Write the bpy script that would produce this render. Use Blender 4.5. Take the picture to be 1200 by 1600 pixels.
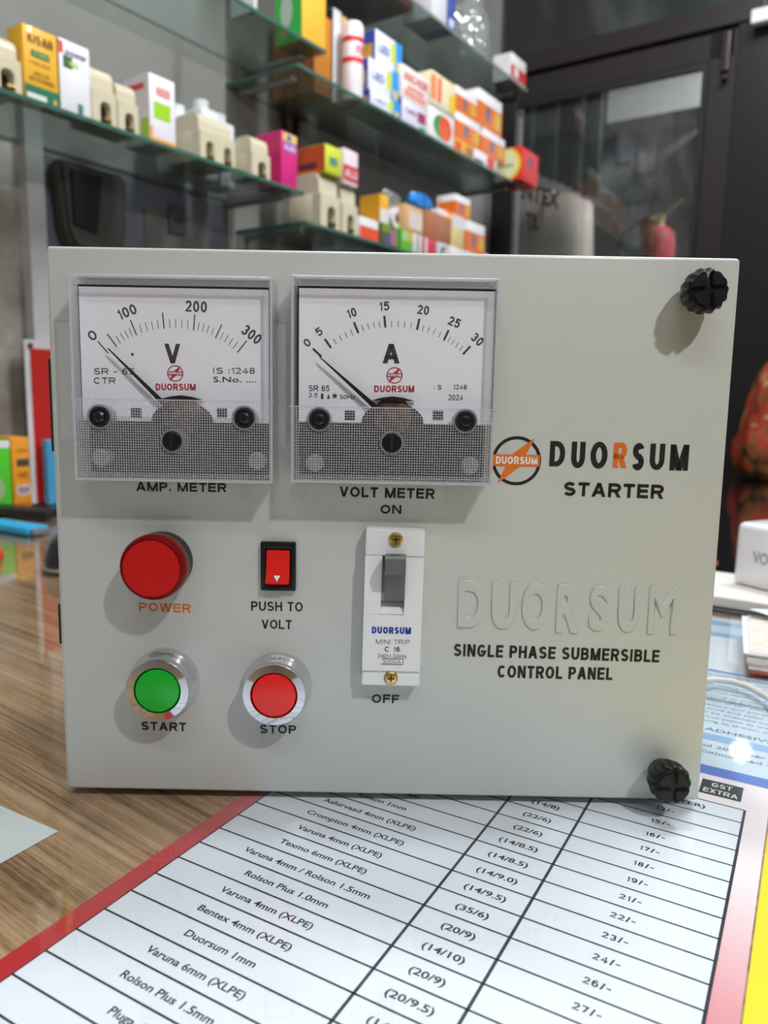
import bpy, bmesh, math, random
from mathutils import Vector, Matrix, noise
random.seed(7)
S = bpy.context.scene
COL = S.collection
for o in list(bpy.data.objects): bpy.data.objects.remove(o)

# ------------------------------------------------------------ camera
F_PX, PITCH, ROLL, CAM_H = 1202.0, .15271, .01825, .16994
FWD = Vector((0, math.cos(PITCH), -math.sin(PITCH)))
_r = Vector((1, 0, 0)); _u = _r.cross(FWD)
RGT = math.cos(ROLL)*_r + math.sin(ROLL)*_u
UPV = -math.sin(ROLL)*_r + math.cos(ROLL)*_u
EYE = Vector((0, 0, CAM_H))
cd = bpy.data.cameras.new('camera'); cam = bpy.data.objects.new('camera', cd); COL.objects.link(cam)
M = Matrix((RGT, UPV, -FWD)).transposed().to_4x4(); M.translation = EYE
cam.matrix_world = M
cd.sensor_width = 36; cd.lens = F_PX/1600*36; cd.clip_start = .01
cd.dof.use_dof = True; cd.dof.focus_distance = .298; cd.dof.aperture_fstop = 11.5
S.camera = cam
# ------------------------------------------------------------ light and exposure
w = bpy.data.worlds.new('world'); S.world = w; w.use_nodes = True
w.node_tree.nodes['Background'].inputs[0].default_value = (.8, .86, .95, 1)
w.node_tree.nodes['Background'].inputs[1].default_value = .15
S.view_settings.view_transform = 'Standard'; S.view_settings.look = 'None'
S.view_settings.gamma = 1; S.view_settings.use_curve_mapping = False
S.view_settings.exposure = 0.0
S.cycles.max_bounces = 10; S.cycles.transparent_max_bounces = 24
S.cycles.sample_clamp_indirect = 4

def area(name, loc, target, sx, sy, power, col=(1, 1, 1)):
    l = bpy.data.lights.new(name, 'AREA'); l.shape = 'RECTANGLE'; l.size = sx; l.size_y = sy
    l.energy = power; l.color = col
    o = bpy.data.objects.new(name, l); COL.objects.link(o); o.location = loc
    o.rotation_euler = (Vector(target)-Vector(loc)).to_track_quat('-Z', 'Y').to_euler()
    return o
area('ceiling_bulb_key', (.47, -.40, .98), (0, .31, .1), .045, .045, 6.2, (1, .99, .98))
area('ceiling_tube_front', (-.15, -.75, 1.75), (0, .5, .1), 1.1, .12, 7, (.93, .97, 1))
area('ceiling_tube_overhead', (-.12, .42, 1.84), (0, .38, 0), .14, .08, 12, (.92, .97, 1))
area('shelf_fill', (.55, 1.0, 1.84), (.0, 1.5, .7), .12, 1.1, 46, (.95, .98, 1))  # added fill that brightens the shelves and wall, not a known fixture
area('passage_fill', (1.75, 2.15, 1.8), (2.3, 2.6, .4), .6, .6, 120, (.9, .95, 1))  # added fill that brightens the passage behind the glass, source unseen

# ------------------------------------------------------------ pixel -> place helpers
def ray(x, y): return FWD + RGT*(x-600)/F_PX - UPV*(y-800)/F_PX
TH = math.radians(34.4)
UD = Vector((math.sin(TH), math.cos(TH), 0)); WD = Vector((-math.cos(TH), math.sin(TH), 0))   # along shelves, towards left wall
ROOM_ROT = math.atan2(UD.y, UD.x)
def RW(u, w_, z): return UD*u + WD*w_ + Vector((0, 0, z))
def hw(x, y, w_):
    d = ray(x, y); t = (w_-EYE.dot(WD))/d.dot(WD); X = EYE+d*t; return X.dot(UD), X.z
def hu(x, y, u_):
    d = ray(x, y); t = (u_-EYE.dot(UD))/d.dot(UD); X = EYE+d*t; return X.dot(WD), X.z
def hz(x, y, z_=0):
    d = ray(x, y); return EYE+d*((z_-CAM_H)/d.z)
# panel frame
PO = Vector((.00157, .30682, .0004)); YAW = -.00165; LEAN = .01705
PX_ = Vector((math.cos(YAW), math.sin(YAW), 0)); _n = Vector((-math.sin(YAW), math.cos(YAW), 0))
PZ = Vector((0, 0, 1))*math.cos(LEAN)+_n*math.sin(LEAN); PY = PZ.cross(PX_)
def pl(x, y, d=0):
    r = ray(x, y); t = (PO-PY*d-EYE).dot(PY)/r.dot(PY); X = EYE+r*t-PO
    return X.dot(PX_), X.dot(PZ)
# price sheet frame
SA = -.5129; E1 = Vector((math.cos(SA), math.sin(SA), 0)); E2 = Vector((-math.sin(SA), math.cos(SA), 0))
SO = Vector((-.0748, .26538, -.003))
def ps(x, y):
    X = hz(x, y, -.003)-SO; return X.dot(E1), X.dot(E2)

# ------------------------------------------------------------ materials
def lin(c):
    return tuple(((v/255)/12.92 if v/255 <= .04045 else ((v/255+.055)/1.055)**2.4) for v in c)+(1,)
MC = {}
def mat(name, rgb, rough=.5, metal=0, var=.06, scale=40, bump=0, bscale=200, coat=0, emit=0, trans=0, spec=.5):
    if name in MC: return MC[name]
    m = bpy.data.materials.new(name); m.use_nodes = True; nt = m.node_tree; b = nt.nodes['Principled BSDF']
    c = lin(rgb)
    tc = nt.nodes.new('ShaderNodeTexCoord'); nz = nt.nodes.new('ShaderNodeTexNoise'); nz.inputs['Scale'].default_value = scale
    nt.links.new(tc.outputs['Object'], nz.inputs['Vector'])
    r = nt.nodes.new('ShaderNodeValToRGB'); nt.links.new(nz.outputs['Fac'], r.inputs[0])
    r.color_ramp.elements[0].position = .3; r.color_ramp.elements[1].position = .7
    r.color_ramp.elements[0].color = tuple(v*(1-var) for v in c[:3])+(1,)
    r.color_ramp.elements[1].color = tuple(min(1, v*(1+var)) for v in c[:3])+(1,)
    nt.links.new(r.outputs[0], b.inputs['Base Color'])
    b.inputs['Roughness'].default_value = rough; b.inputs['Metallic'].default_value = metal
    b.inputs['Coat Weight'].default_value = coat; b.inputs['Specular IOR Level'].default_value = spec
    if trans: b.inputs['Transmission Weight'].default_value = trans
    if emit:
        b.inputs['Emission Color'].default_value = c; b.inputs['Emission Strength'].default_value = emit
    if bump:
        n2 = nt.nodes.new('ShaderNodeTexNoise'); n2.inputs['Scale'].default_value = bscale
        nt.links.new(tc.outputs['Object'], n2.inputs['Vector'])
        bp = nt.nodes.new('ShaderNodeBump'); bp.inputs['Strength'].default_value = bump; bp.inputs['Distance'].default_value = .002
        nt.links.new(n2.outputs['Fac'], bp.inputs['Height']); nt.links.new(bp.outputs[0], b.inputs['Normal'])
    MC[name] = m; return m
def clear(name, tint=(1, 1, 1), ior=1.5, rough=.02, haze=0, hazecol=(.9, .9, .95), bump=0, bscale=60, minrefl=0.0):
    """Thin clear sheet: transparent with Fresnel reflection and optional milky part."""
    if name in MC: return MC[name]
    m = bpy.data.materials.new(name); m.use_nodes = True; nt = m.node_tree; nt.nodes.clear()
    out = nt.nodes.new('ShaderNodeOutputMaterial'); tr = nt.nodes.new('ShaderNodeBsdfTransparent'); tr.inputs[0].default_value = tint+(1,)
    gl = nt.nodes.new('ShaderNodeBsdfGlossy'); gl.inputs['Roughness'].default_value = rough
    lw = nt.nodes.new('ShaderNodeLayerWeight'); lw.inputs['Blend'].default_value = .5; f0 = ((ior-1)/(ior+1))**2
    pw = nt.nodes.new('ShaderNodeMath'); pw.operation = 'POWER'; pw.inputs[1].default_value = 5; nt.links.new(lw.outputs['Facing'], pw.inputs[0])
    fr = nt.nodes.new('ShaderNodeMath'); fr.operation = 'MULTIPLY_ADD'; fr.inputs[1].default_value = 1-f0; fr.inputs[2].default_value = f0
    nt.links.new(pw.outputs[0], fr.inputs[0])
    mx = nt.nodes.new('ShaderNodeMixShader'); src = tr
    if haze:
        df = nt.nodes.new('ShaderNodeBsdfDiffuse'); df.inputs[0].default_value = hazecol+(1,)
        m2 = nt.nodes.new('ShaderNodeMixShader'); m2.inputs[0].default_value = haze
        nt.links.new(tr.outputs[0], m2.inputs[1]); nt.links.new(df.outputs[0], m2.inputs[2]); src = m2
    fac = fr.outputs[0]
    if minrefl:
        mth = nt.nodes.new('ShaderNodeMath'); mth.operation = 'MAXIMUM'; mth.inputs[1].default_value = minrefl
        nt.links.new(fac, mth.inputs[0]); fac = mth.outputs[0]
    nt.links.new(fac, mx.inputs[0]); nt.links.new(src.outputs[0], mx.inputs[1]); nt.links.new(gl.outputs[0], mx.inputs[2])
    if bump:
        tc = nt.nodes.new('ShaderNodeTexCoord'); n2 = nt.nodes.new('ShaderNodeTexNoise'); n2.inputs['Scale'].default_value = bscale
        nt.links.new(tc.outputs['Object'], n2.inputs['Vector'])
        bp = nt.nodes.new('ShaderNodeBump'); bp.inputs['Strength'].default_value = bump; bp.inputs['Distance'].default_value = .01
        nt.links.new(n2.outputs['Fac'], bp.inputs['Height']); nt.links.new(bp.outputs[0], gl.inputs['Normal'])
    nt.links.new(mx.outputs[0], out.inputs[0]); MC[name] = m; return m

def wood_mat():
    m = bpy.data.materials.new('wood_laminate'); m.use_nodes = True; nt = m.node_tree; b = nt.nodes['Principled BSDF']
    N = nt.nodes.new; L = nt.links.new
    tc = N('ShaderNodeTexCoord'); mp = N('ShaderNodeMapping'); mp.inputs['Rotation'].default_value = (0, 0, .04)
    L(tc.outputs['Object'], mp.inputs['Vector'])
    def streak(sx, sy, det, dist):
        s = N('ShaderNodeMapping'); s.inputs['Scale'].default_value = (sx, sy, 1); L(mp.outputs[0], s.inputs['Vector'])
        n = N('ShaderNodeTexNoise'); n.inputs['Scale'].default_value = 1; n.inputs['Detail'].default_value = det; n.inputs['Distortion'].default_value = dist
        L(s.outputs[0], n.inputs['Vector']); return n.outputs['Fac']
    a = streak(260, 5, 5, .25); c = streak(760, 14, 4, .2); e = streak(1500, 160, 2, 0); g = streak(80, 1.6, 5, .25)
    def mathn(op, x, y):
        k = N('ShaderNodeMath'); k.operation = op
        for i, v in ((0, x), (1, y)):
            if isinstance(v, (int, float)): k.inputs[i].default_value = v
            else: L(v, k.inputs[i])
        return k.outputs[0]
    s = mathn('ADD', mathn('ADD', mathn('MULTIPLY', a, .4), mathn('MULTIPLY', c, .3)), mathn('ADD', mathn('MULTIPLY', e, .15), mathn('MULTIPLY', g, .25)))
    r = N('ShaderNodeValToRGB'); L(s, r.inputs[0]); cr = r.color_ramp
    cr.elements[0].position = .41; cr.elements[0].color = lin((92, 66, 45))
    cr.elements[1].position = .66; cr.elements[1].color = lin((196, 162, 126))
    k = cr.elements.new(.48); k.color = lin((136, 103, 73)); k = cr.elements.new(.55); k.color = lin((168, 133, 98))
    L(r.outputs[0], b.inputs['Base Color']); b.inputs['Roughness'].default_value = .45
    return m

def plaster_mat(name, base, stain, light, sc=3.0):
    m = bpy.data.materials.new(name); m.use_nodes = True; nt = m.node_tree; b = nt.nodes['Principled BSDF']
    N = nt.nodes.new; L = nt.links.new
    tc = N('ShaderNodeTexCoord'); n = N('ShaderNodeTexNoise'); n.inputs['Scale'].default_value = sc; n.inputs['Detail'].default_value = 7
    L(tc.outputs['Object'], n.inputs['Vector'])
    r = N('ShaderNodeValToRGB'); L(n.outputs['Fac'], r.inputs[0]); cr = r.color_ramp
    cr.elements[0].position = .36; cr.elements[0].color = lin(stain); cr.elements[1].position = .66; cr.elements[1].color = lin(light)
    k = cr.elements.new(.5); k.color = lin(base)
    L(r.outputs[0], b.inputs['Base Color']); b.inputs['Roughness'].default_value = .85
    bp = N('ShaderNodeBump'); bp.inputs['Strength'].default_value = .3; n2 = N('ShaderNodeTexNoise'); n2.inputs['Scale'].default_value = 60
    L(tc.outputs['Object'], n2.inputs['Vector']); L(n2.outputs['Fac'], bp.inputs['Height']); bp.inputs['Distance'].default_value = .01
    L(bp.outputs[0], b.inputs['Normal'])
    return m

BLACK_INK = mat('black_print_ink', (28, 28, 30), .45, var=.1, scale=900)
SHEET_INK = mat('sheet_print_ink', (30, 32, 44), .6, var=.05)
ORANGE_INK = mat('orange_print_ink', (222, 112, 30), .5)
RED_INK = mat('red_print_ink', (176, 30, 52), .5)
BLUE_INK = mat('blue_print_ink', (24, 58, 160), .5)
WHITE_INK = mat('white_print_ink', (236, 236, 232), .5)
GREY_INK = mat('grey_print_ink', (64, 64, 68), .5)
PAINT = mat('grey_powder_coat', (195, 198, 194), .3, var=.015, scale=12, bump=.025, bscale=500)
BODY_PAINT = mat('grey_body_paint', (150, 152, 146), .4, var=.03)
BLACKP = mat('black_plastic', (20, 20, 22), .38, spec=.35, var=.1, bump=.12, bscale=260)
MATTE_BLACK = mat('matte_black', (14, 14, 16), .5)
WHITEP = mat('white_plastic', (232, 233, 236), .35, var=.01)
CHROME = mat('chrome', (226, 226, 230), .06, metal=1, var=.01)
BRASS = mat('brass_screw', (226, 200, 132), .3, metal=1, var=.25, scale=400)
CREAM = mat('cream_porcelain', (212, 202, 176), .3, var=.03, coat=.3)
CLEARP = clear('clear_plastic', (1, 1, 1), 1.42, .03)
EDGEP = clear('clear_plastic_edge', (.93, .93, .95), 1.5, .1, haze=.22)
RIBP = clear('ribbed_plastic', (.94, .94, .96), 1.6, .15, haze=.24, hazecol=(.95, .95, 1.0))
GLASS = clear('table_glass', (.985, .995, .99), 1.5, .015)

# ------------------------------------------------------------ mesh helpers
def link(name, me, m=None, parent=None, loc=None, rot=None):
    o = bpy.data.objects.new(name, me); COL.objects.link(o)
    if m is not None: me.materials.clear(); me.materials.append(m)
    if parent is not None: o.parent = parent
    if loc is not None: o.location = loc
    if rot is not None: o.rotation_euler = rot
    return o
def empty(name, loc, rz=0, label=None, cat=None, group=None):
    o = bpy.data.objects.new(name, None); COL.objects.link(o); o.empty_display_size = .02
    o.location = loc; o.rotation_euler = (0, 0, rz); tag(o, label, cat, group); return o
def tag(o, label=None, cat=None, group=None, kind=None):
    if label: o['label'] = label
    if cat: o['category'] = cat
    if group: o['group'] = group
    if kind: o['kind'] = kind
    return o
class B:
    def __init__(s): s.b = bmesh.new()
    def box(s, x0, x1, y0, y1, z0, z1, bev=0, seg=2):
        n = bmesh.new()
        v = [n.verts.new((x, y, z)) for x in (x0, x1) for y in (y0, y1) for z in (z0, z1)]
        for f in ((0, 1, 3, 2), (4, 6, 7, 5), (0, 4, 5, 1), (2, 3, 7, 6), (0, 2, 6, 4), (1, 5, 7, 3)): n.faces.new([v[i] for i in f])
        if bev: bmesh.ops.bevel(n, geom=n.edges[:], offset=bev, segments=seg, affect='EDGES', profile=.5)
        s._add(n); return s
    def _add(s, n):
        me = bpy.data.meshes.new('t'); n.to_mesh(me); n.free(); s.b.from_mesh(me); bpy.data.meshes.remove(me)
    def lathe(s, prof, seg=48, c=(0, 0, 0), axis='y', mod=None):
        """prof: (radius, height); axis y means heights run towards -y (out of the panel)."""
        n = bmesh.new(); rings = []
        for i, (r, h) in enumerate(prof):
            ring = []
            for k in range(seg):
                a = 2*math.pi*k/seg; rr = r*(mod(i, a) if mod else 1)
                x, q = rr*math.cos(a), rr*math.sin(a)
                p = (c[0]+x, c[1]-h, c[2]+q) if axis == 'y' else (c[0]+x, c[1]+q, c[2]+h)
                ring.append(n.verts.new(p))
            rings.append(ring)
        for a_, b_ in zip(rings, rings[1:]):
            for k in range(seg):
                n.faces.new((a_[k], a_[(k+1) % seg], b_[(k+1) % seg], b_[k]))
        if prof[0][0] > 1e-6: n.faces.new(rings[0])
        if prof[-1][0] > 1e-6: n.faces.new(rings[-1])
        bmesh.ops.remove_doubles(n, verts=n.verts[:], dist=1e-7)
        bmesh.ops.recalc_face_normals(n, faces=n.faces[:]); s._add(n); return s
    def prism(s, pts, y0, y1, bev=0):
        """polygon in x,z extruded along y"""
        n = bmesh.new(); a = [n.verts.new((x, y0, z)) for x, z in pts]; b_ = [n.verts.new((x, y1, z)) for x, z in pts]
        n.faces.new(a); n.faces.new(b_[::-1])
        for i in range(len(pts)): j = (i+1) % len(pts); n.faces.new((a[j], a[i], b_[i], b_[j]))
        bmesh.ops.recalc_face_normals(n, faces=n.faces[:])
        if bev: bmesh.ops.bevel(n, geom=[e for e in n.edges if len(e.link_faces) == 2 and e.calc_face_angle(0) > .6], offset=bev, segments=2, affect='EDGES')
        s._add(n); return s
    def flat(s, pts, y, axis='y'):
        f = [s.b.verts.new((x, y, z) if axis == 'y' else (x, z, y)) for x, z in pts]; s.b.faces.new(f); return s
    def tube(s, pts, r, seg=10):
        P = [Vector(p) for p in pts]; n = bmesh.new(); rings = []
        for i, p in enumerate(P):
            d = (P[min(i+1, len(P)-1)]-P[max(i-1, 0)]).normalized(); q = d.to_track_quat('Z', 'Y')
            rr = r if isinstance(r, (int, float)) else r[i]
            rings.append([n.verts.new(p+q @ Vector((rr*math.cos(2*math.pi*k/seg), rr*math.sin(2*math.pi*k/seg), 0))) for k in range(seg)])
        for a_, b_ in zip(rings, rings[1:]):
            for k in range(seg): n.faces.new((a_[k], a_[(k+1) % seg], b_[(k+1) % seg], b_[k]))
        n.faces.new(rings[0][::-1]); n.faces.new(rings[-1]); s._add(n); return s
    def build(s, name, m, parent=None, smooth=False, loc=None, rot=None):
        me = bpy.data.meshes.new(name); bmesh.ops.recalc_face_normals(s.b, faces=s.b.faces[:]) if len(s.b.faces) < 20000 else None
        s.b.to_mesh(me); s.b.free()
        if smooth:
            for p in me.polygons: p.use_smooth = True
            try: me.set_sharp_from_angle(angle=math.radians(35))
            except Exception: pass
        return link(name, me, m, parent, loc, rot)

TXC = {}
def text_raw(s, bold, ext=0, bev=0):
    key = (s, bold, ext, bev)
    if key in TXC: return TXC[key]
    c = bpy.data.curves.new('t', 'FONT'); c.body = s; c.offset = bold; c.extrude = ext; c.bevel_depth = bev; c.bevel_resolution = 2
    c.resolution_u = 3; o = bpy.data.objects.new('t', c); COL.objects.link(o)
    me = bpy.data.meshes.new_from_object(o.evaluated_get(bpy.context.evaluated_depsgraph_get()))
    V = [v.co.copy() for v in me.vertices]; Fc = [tuple(p.vertices) for p in me.polygons]
    bpy.data.objects.remove(o); bpy.data.curves.remove(c); bpy.data.meshes.remove(me)
    x0 = min(v.x for v in V); x1 = max(v.x for v in V); y0 = min(v.y for v in V); y1 = max(v.y for v in V)
    cap = text_cap(bold) if s != 'H' else (0, 1)
    TXC[key] = (V, Fc, x0, x1, y0, y1); return TXC[key]
def text_cap(bold): return (0, .729)
def _arc(cx, cy, rx, ry, a0, a1, n=10):
    return [(cx+rx*math.cos(math.radians(a0+(a1-a0)*i/n)), cy+ry*math.sin(math.radians(a0+(a1-a0)*i/n))) for i in range(n+1)]
# block capitals: width, centre-line strokes ('p' = ribbon, 'd' = diagonal with level ends) in a unit box
_O = _arc(.5, .5, .5, .5, 90, 450, 28)
_D = [(0, 0), (0, 1), (.42, 1)]+_arc(.42, .5, .58, .5, 90, -90, 14)+[(0, 0)]
_P = [(0, .46), (.62, .46)]+_arc(.62, .73, .38, .27, -90, 90)+[(0, 1)]
_Z = _arc(.5, .76, .47, .24, 20, 180, 9)[0:10]
_S = _arc(.5, .76, .46, .24, 22, 250, 14)+[(.64, .46)]+_arc(.5, .25, .5, .25, 65, -158, 14)
STROKE = {
 'A': (.74, [('d', (0, 0), (.5, 1)), ('d', (1, 0), (.5, 1)), ('p', [(.2, .27), (.8, .27)])]),
 'B': (.66, [('p', [(0, 0), (0, 1), (.58, 1)]+_arc(.58, .76, .36, .24, 90, -90)+[(0, .52)]), ('p', [(.5, .52)]+_arc(.6, .26, .4, .26, 90, -90)+[(0, 0)])]),
 'C': (.70, [('p', _arc(.5, .5, .5, .5, 42, 318, 22))]),
 'D': (.68, [('p', _D)]), 'E': (.60, [('p', [(1, 1), (0, 1), (0, 0), (1, 0)]), ('p', [(0, .52), (.92, .52)])]),
 'F': (.57, [('p', [(1, 1), (0, 1), (0, 0)]), ('p', [(0, .5), (.88, .5)])]),
 'G': (.74, [('p', _arc(.5, .5, .5, .5, 42, 330, 22)+[(1, .42), (.58, .42)])]),
 'H': (.67, [('p', [(0, 0), (0, 1)]), ('p', [(1, 0), (1, 1)]), ('p', [(0, .52), (1, .52)])]),
 'I': (.22, [('p', [(.5, 0), (.5, 1)])]), 'K': (.68, [('p', [(0, 0), (0, 1)]), ('d', (.08, .4), (.92, 1)), ('d', (1, 0), (.38, .62))]),
 'L': (.55, [('p', [(0, 1), (0, 0), (1, 0)])]),
 'M': (.82, [('p', [(0, 0), (0, 1)]), ('p', [(1, 0), (1, 1)]), ('d', (0, 1), (.5, .0)), ('d', (1, 1), (.5, .0))]),
 'N': (.68, [('p', [(0, 0), (0, 1)]), ('p', [(1, 0), (1, 1)]), ('d', (0, 1), (1, 0))]),
 'O': (.74, [('p', _O)]), 'P': (.63, [('p', [(0, 0), (0, 1)]+_P[::-1])]),
 'R': (.68, [('p', [(0, 0), (0, 1)]+_P[::-1]), ('d', (1, 0), (.55, .5))]),
 'S': (.64, [('p', _S)]), 'T': (.60, [('p', [(0, 1), (1, 1)]), ('p', [(.5, 1), (.5, 0)])]),
 'U': (.67, [('p', [(0, 1), (0, .36)]+_arc(.5, .36, .5, .36, 180, 360, 14)+[(1, 1)])]),
 'V': (.68, [('d', (0, 1), (.5, 0)), ('d', (1, 1), (.5, 0))]),
 'W': (.98, [('d', (0, 1), (.25, 0)), ('d', (.5, 1), (.25, 0)), ('d', (.5, 1), (.75, 0)), ('d', (1, 1), (.75, 0))]),
 'X': (.67, [('d', (0, 1), (1, 0)), ('d', (1, 1), (0, 0))]), 'Y': (.67, [('d', (0, 1), (.5, .45)), ('d', (1, 1), (.5, .45)), ('p', [(.5, .5), (.5, 0)])]),
 '0': (.52, [('p', _O)]), '1': (.30, [('p', [(.1, .72), (1, 1), (1, 0)])]),
 '2': (.52, [('p', _arc(.5, .72, .5, .28, 165, -35, 12)+[(0, 0), (1, 0)])]),
 '3': (.52, [('p', _arc(.48, .75, .46, .25, 160, -90, 14)[:-1]+[(.45, .52)]+_arc(.48, .26, .52, .26, 90, -160, 14))]),
 '4': (.56, [('p', [(.74, 0), (.74, 1), (0, .28), (1, .28)])]),
 '5': (.52, [('p', [(.92, 1), (.12, 1), (.04, .5)]+_arc(.47, .33, .53, .33, 140, -155, 14))]),
 '6': (.52, [('p', _arc(.5, .68, .46, .32, 30, 180, 8)+[(0, .34)]+_arc(.5, .31, .5, .31, 180, 530, 18))]),
 '7': (.50, [('p', [(0, 1), (1, 1), (.92, .84), (.34, 0)])]),
 '9': (.52, [('p', _arc(.5, .32, .46, .32, 210, 360, 8)+[(1, .66)]+_arc(.5, .69, .5, .31, 0, 350, 18))]),
 '8': (.52, [('p', _arc(.5, .76, .42, .24, -90, 270, 18)), ('p', _arc(.5, .27, .5, .27, 90, 450, 18))]),
 '.': (.12, [('p', [(.5, 0), (.5, .10)])]), '-': (.34, [('p', [(0, .42), (1, .42)])]),
 ':': (.12, [('p', [(.5, 0), (.5, .08)]), ('p', [(.5, .62), (.5, .70)])]),
 '/': (.34, [('d', (0, 0), (1, 1))]), ' ': (.26, [])}
def stroke_text(s, W, H, t):
    """flat block lettering in a W x H box, stroke width t"""
    gap = .13; tot = sum(STROKE[c][0] for c in s)+gap*(len(s)-1); k = W/tot; x = 0; V = []; Fc = []
    for c in s:
        w_, parts = STROKE[c]; w_ *= k
        tw = min(t, w_*(.9 if c in 'I.:' else .5)); cw = max(0, w_-tw)
        for part in parts:
            if part[0] == 'p':
                P = []
                for a, b in part[1]:
                    q = Vector((x+tw/2+a*cw if w_ > tw*1.02 else x+w_/2, t/2+b*(H-t)))
                    if not P or (q-P[-1]).length > 1e-7: P.append(q)
                closed = (P[0]-P[-1]).length < 1e-6
                if not closed:
                    def endpt(p, q):
                        d = (p-q).normalized(); horiz = abs(d.x) > .98; vert = abs(d.y) > .98
                        return p+d*(t/2 if (horiz or vert) else 0)
                    p0, pn = endpt(P[0], P[1]), endpt(P[-1], P[-2]); P[0] = p0; P[-1] = pn
                n = len(P); i0 = len(V)
                for i in range(n):
                    a = P[i-1] if i else (P[-2] if closed else P[0]); b = P[i+1] if i < n-1 else (P[1] if closed else P[-1])
                    d1 = (P[i]-a); d2 = (b-P[i]); d1 = d1.normalized() if d1.length > 1e-9 else d2.normalized(); d2 = d2.normalized() if d2.length > 1e-9 else d1
                    n1 = Vector((-d1.y, d1.x)); n2 = Vector((-d2.y, d2.x)); m = n1+n2
                    m = m.normalized() if m.length > .3 else n1; L = min(1.6, 1/max(.3, m.dot(n1)))
                    tt = t if abs(m.y) > abs(m.x) else tw
                    V += [P[i]+m*tt/2*L, P[i]-m*tt/2*L]
                for i in range(n-1): j = i0+2*i; Fc.append((j, j+2, j+3, j+1))
            else:
                (a, b), (c_, d) = part[1], part[2]; hw_ = tw*.56
                A = Vector((x+tw/2+a*cw, t/2+b*(H-t) if 0 < b < 1 else b*H)); C = Vector((x+tw/2+c_*cw, t/2+d*(H-t) if 0 < d < 1 else d*H))
                j = len(V); V += [A+Vector((-hw_, 0)), A+Vector((hw_, 0)), C+Vector((hw_, 0)), C+Vector((-hw_, 0))]; Fc.append((j, j+1, j+2, j+3))
        x += w_+gap*k
    return V, Fc
def text_mesh(s, p0, p1, h, bold=.0, slant=0, fit_all=False):
    if all(c in STROKE for c in s):
        ax = Vector((p1[0]-p0[0], p1[1]-p0[1])); W = ax.length; ax.normalize(); ay = Vector((-ax.y, ax.x))
        V, Fc = stroke_text(s, W, h, h*min(.26, .115+bold*2.9)); P0 = Vector(p0[:2])
        return [tuple(P0+ax*v.x+ay*v.y) for v in V], Fc
    return text_mesh_font(s, p0, p1, h, bold, slant, fit_all)
def text_mesh_font(s, p0, p1, h, bold=.0, slant=0, fit_all=False):
    """flat text; baseline from p0 to p1 (2D), width fitted, capital height h. returns 2D verts, faces"""
    V, Fc, x0, x1, y0, y1 = text_raw(s, bold)
    b0, b1 = (y0, y1) if fit_all else (-bold, .729+bold)
    ax = Vector((p1[0]-p0[0], p1[1]-p0[1])); W = ax.length; ax.normalize(); ay = Vector((-ax.y, ax.x))
    out = []
    for v in V:
        q = (v.y-b0)/(b1-b0)*h; t = (v.x-x0)/(x1-x0)*W + slant*q
        out.append((p0[0]+ax.x*t+ay.x*q, p0[1]+ax.y*t+ay.y*q))
    return out, Fc
def me_from(verts, faces, name='m'):
    me = bpy.data.meshes.new(name); me.from_pydata(verts, [], faces); me.update(); return me
def panel_text(s, a, b, hpx, d=0, m=None, parent=None, bold=.02, name='lettering', slant=0, fit_all=False, org=(0, 0)):
    """a,b: baseline end pixels; hpx: capital height in pixels; printed on the panel plane at height d"""
    A = pl(*a, d); Bq = pl(*b, d); mid = ((a[0]+b[0])/2, (a[1]+b[1])/2)
    L = math.hypot(Bq[0]-A[0], Bq[1]-A[1])/max(1e-6, math.hypot(b[0]-a[0], b[1]-a[1])); h = hpx*L
    v, f = text_mesh(s, A, Bq, h, bold, slant, fit_all)
    return link(name, me_from([(x-org[0], -d-.00012, z-org[1]) for x, z in v], f, name), m or BLACK_INK, parent)

# ============================================================ ROOM SHELL
def roombox(name, u0, u1, w0, w1, z0, z1, m, kind='structure', bev=0, parent=None, **k):
    o = B().box(u0, u1, w0, w1, z0, z1, bev).build(name, m, parent)
    if parent is None:
        o.rotation_euler = (0, 0, ROOM_ROT); tag(o, k.get('label'), k.get('category'), None, kind)
    return o
PLASTER = plaster_mat('rough_plaster', (158, 150, 144), (112, 104, 98), (222, 220, 220), 5)
PLASTER2 = plaster_mat('grey_passage_plaster', (150, 150, 148), (118, 118, 116), (172, 172, 170), 1.6)
BOARD = mat('grey_wall_board', (182, 176, 174), .5, var=.08, scale=6)
DARKBOARD = mat('slate_wall_board', (120, 121, 138), .45, var=.1, scale=6)
roombox('wall_left', -1.6, 2.12, 1.075, 1.15, -.8, 1.9, PLASTER, label='rough stained plaster wall on the left behind the glass shelves', category='wall')
roombox('wall_back', -1.7, -1.6, -2.2, 1.15, -.8, 1.9, PLASTER2, label='plastered wall behind the camera', category='wall')
roombox('wall_right', -1.6, 5.0, -2.3, -2.2, -.8, 1.9, PLASTER2, label='plain plastered wall far to the right', category='wall')
roombox('ceiling', -1.7, 5.1, -2.3, 2.6, 1.9, 1.98, mat('ceiling_paint', (170, 170, 166), .8), label='pale painted ceiling above the shop', category='ceiling')
roombox('floor', -1.7, 5.1, -2.3, 2.6, -.86, -.8, mat('floor_tile', (120, 112, 100), .4, var=.2, scale=5), label='worn floor under the counter', category='floor')
# passage behind the glazed partition
roombox('wall_passage', 3.6, 3.7, -2.2, 2.6, -.8, 1.9, PLASTER2, label='grey plaster wall at the end of the passage behind the glass', category='wall')
roombox('wall_passage_side', 2.2, 3.6, 1.9, 2.0, -.8, 1.9, PLASTER2, label='dim side wall of the passage behind the glass', category='wall')

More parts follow.
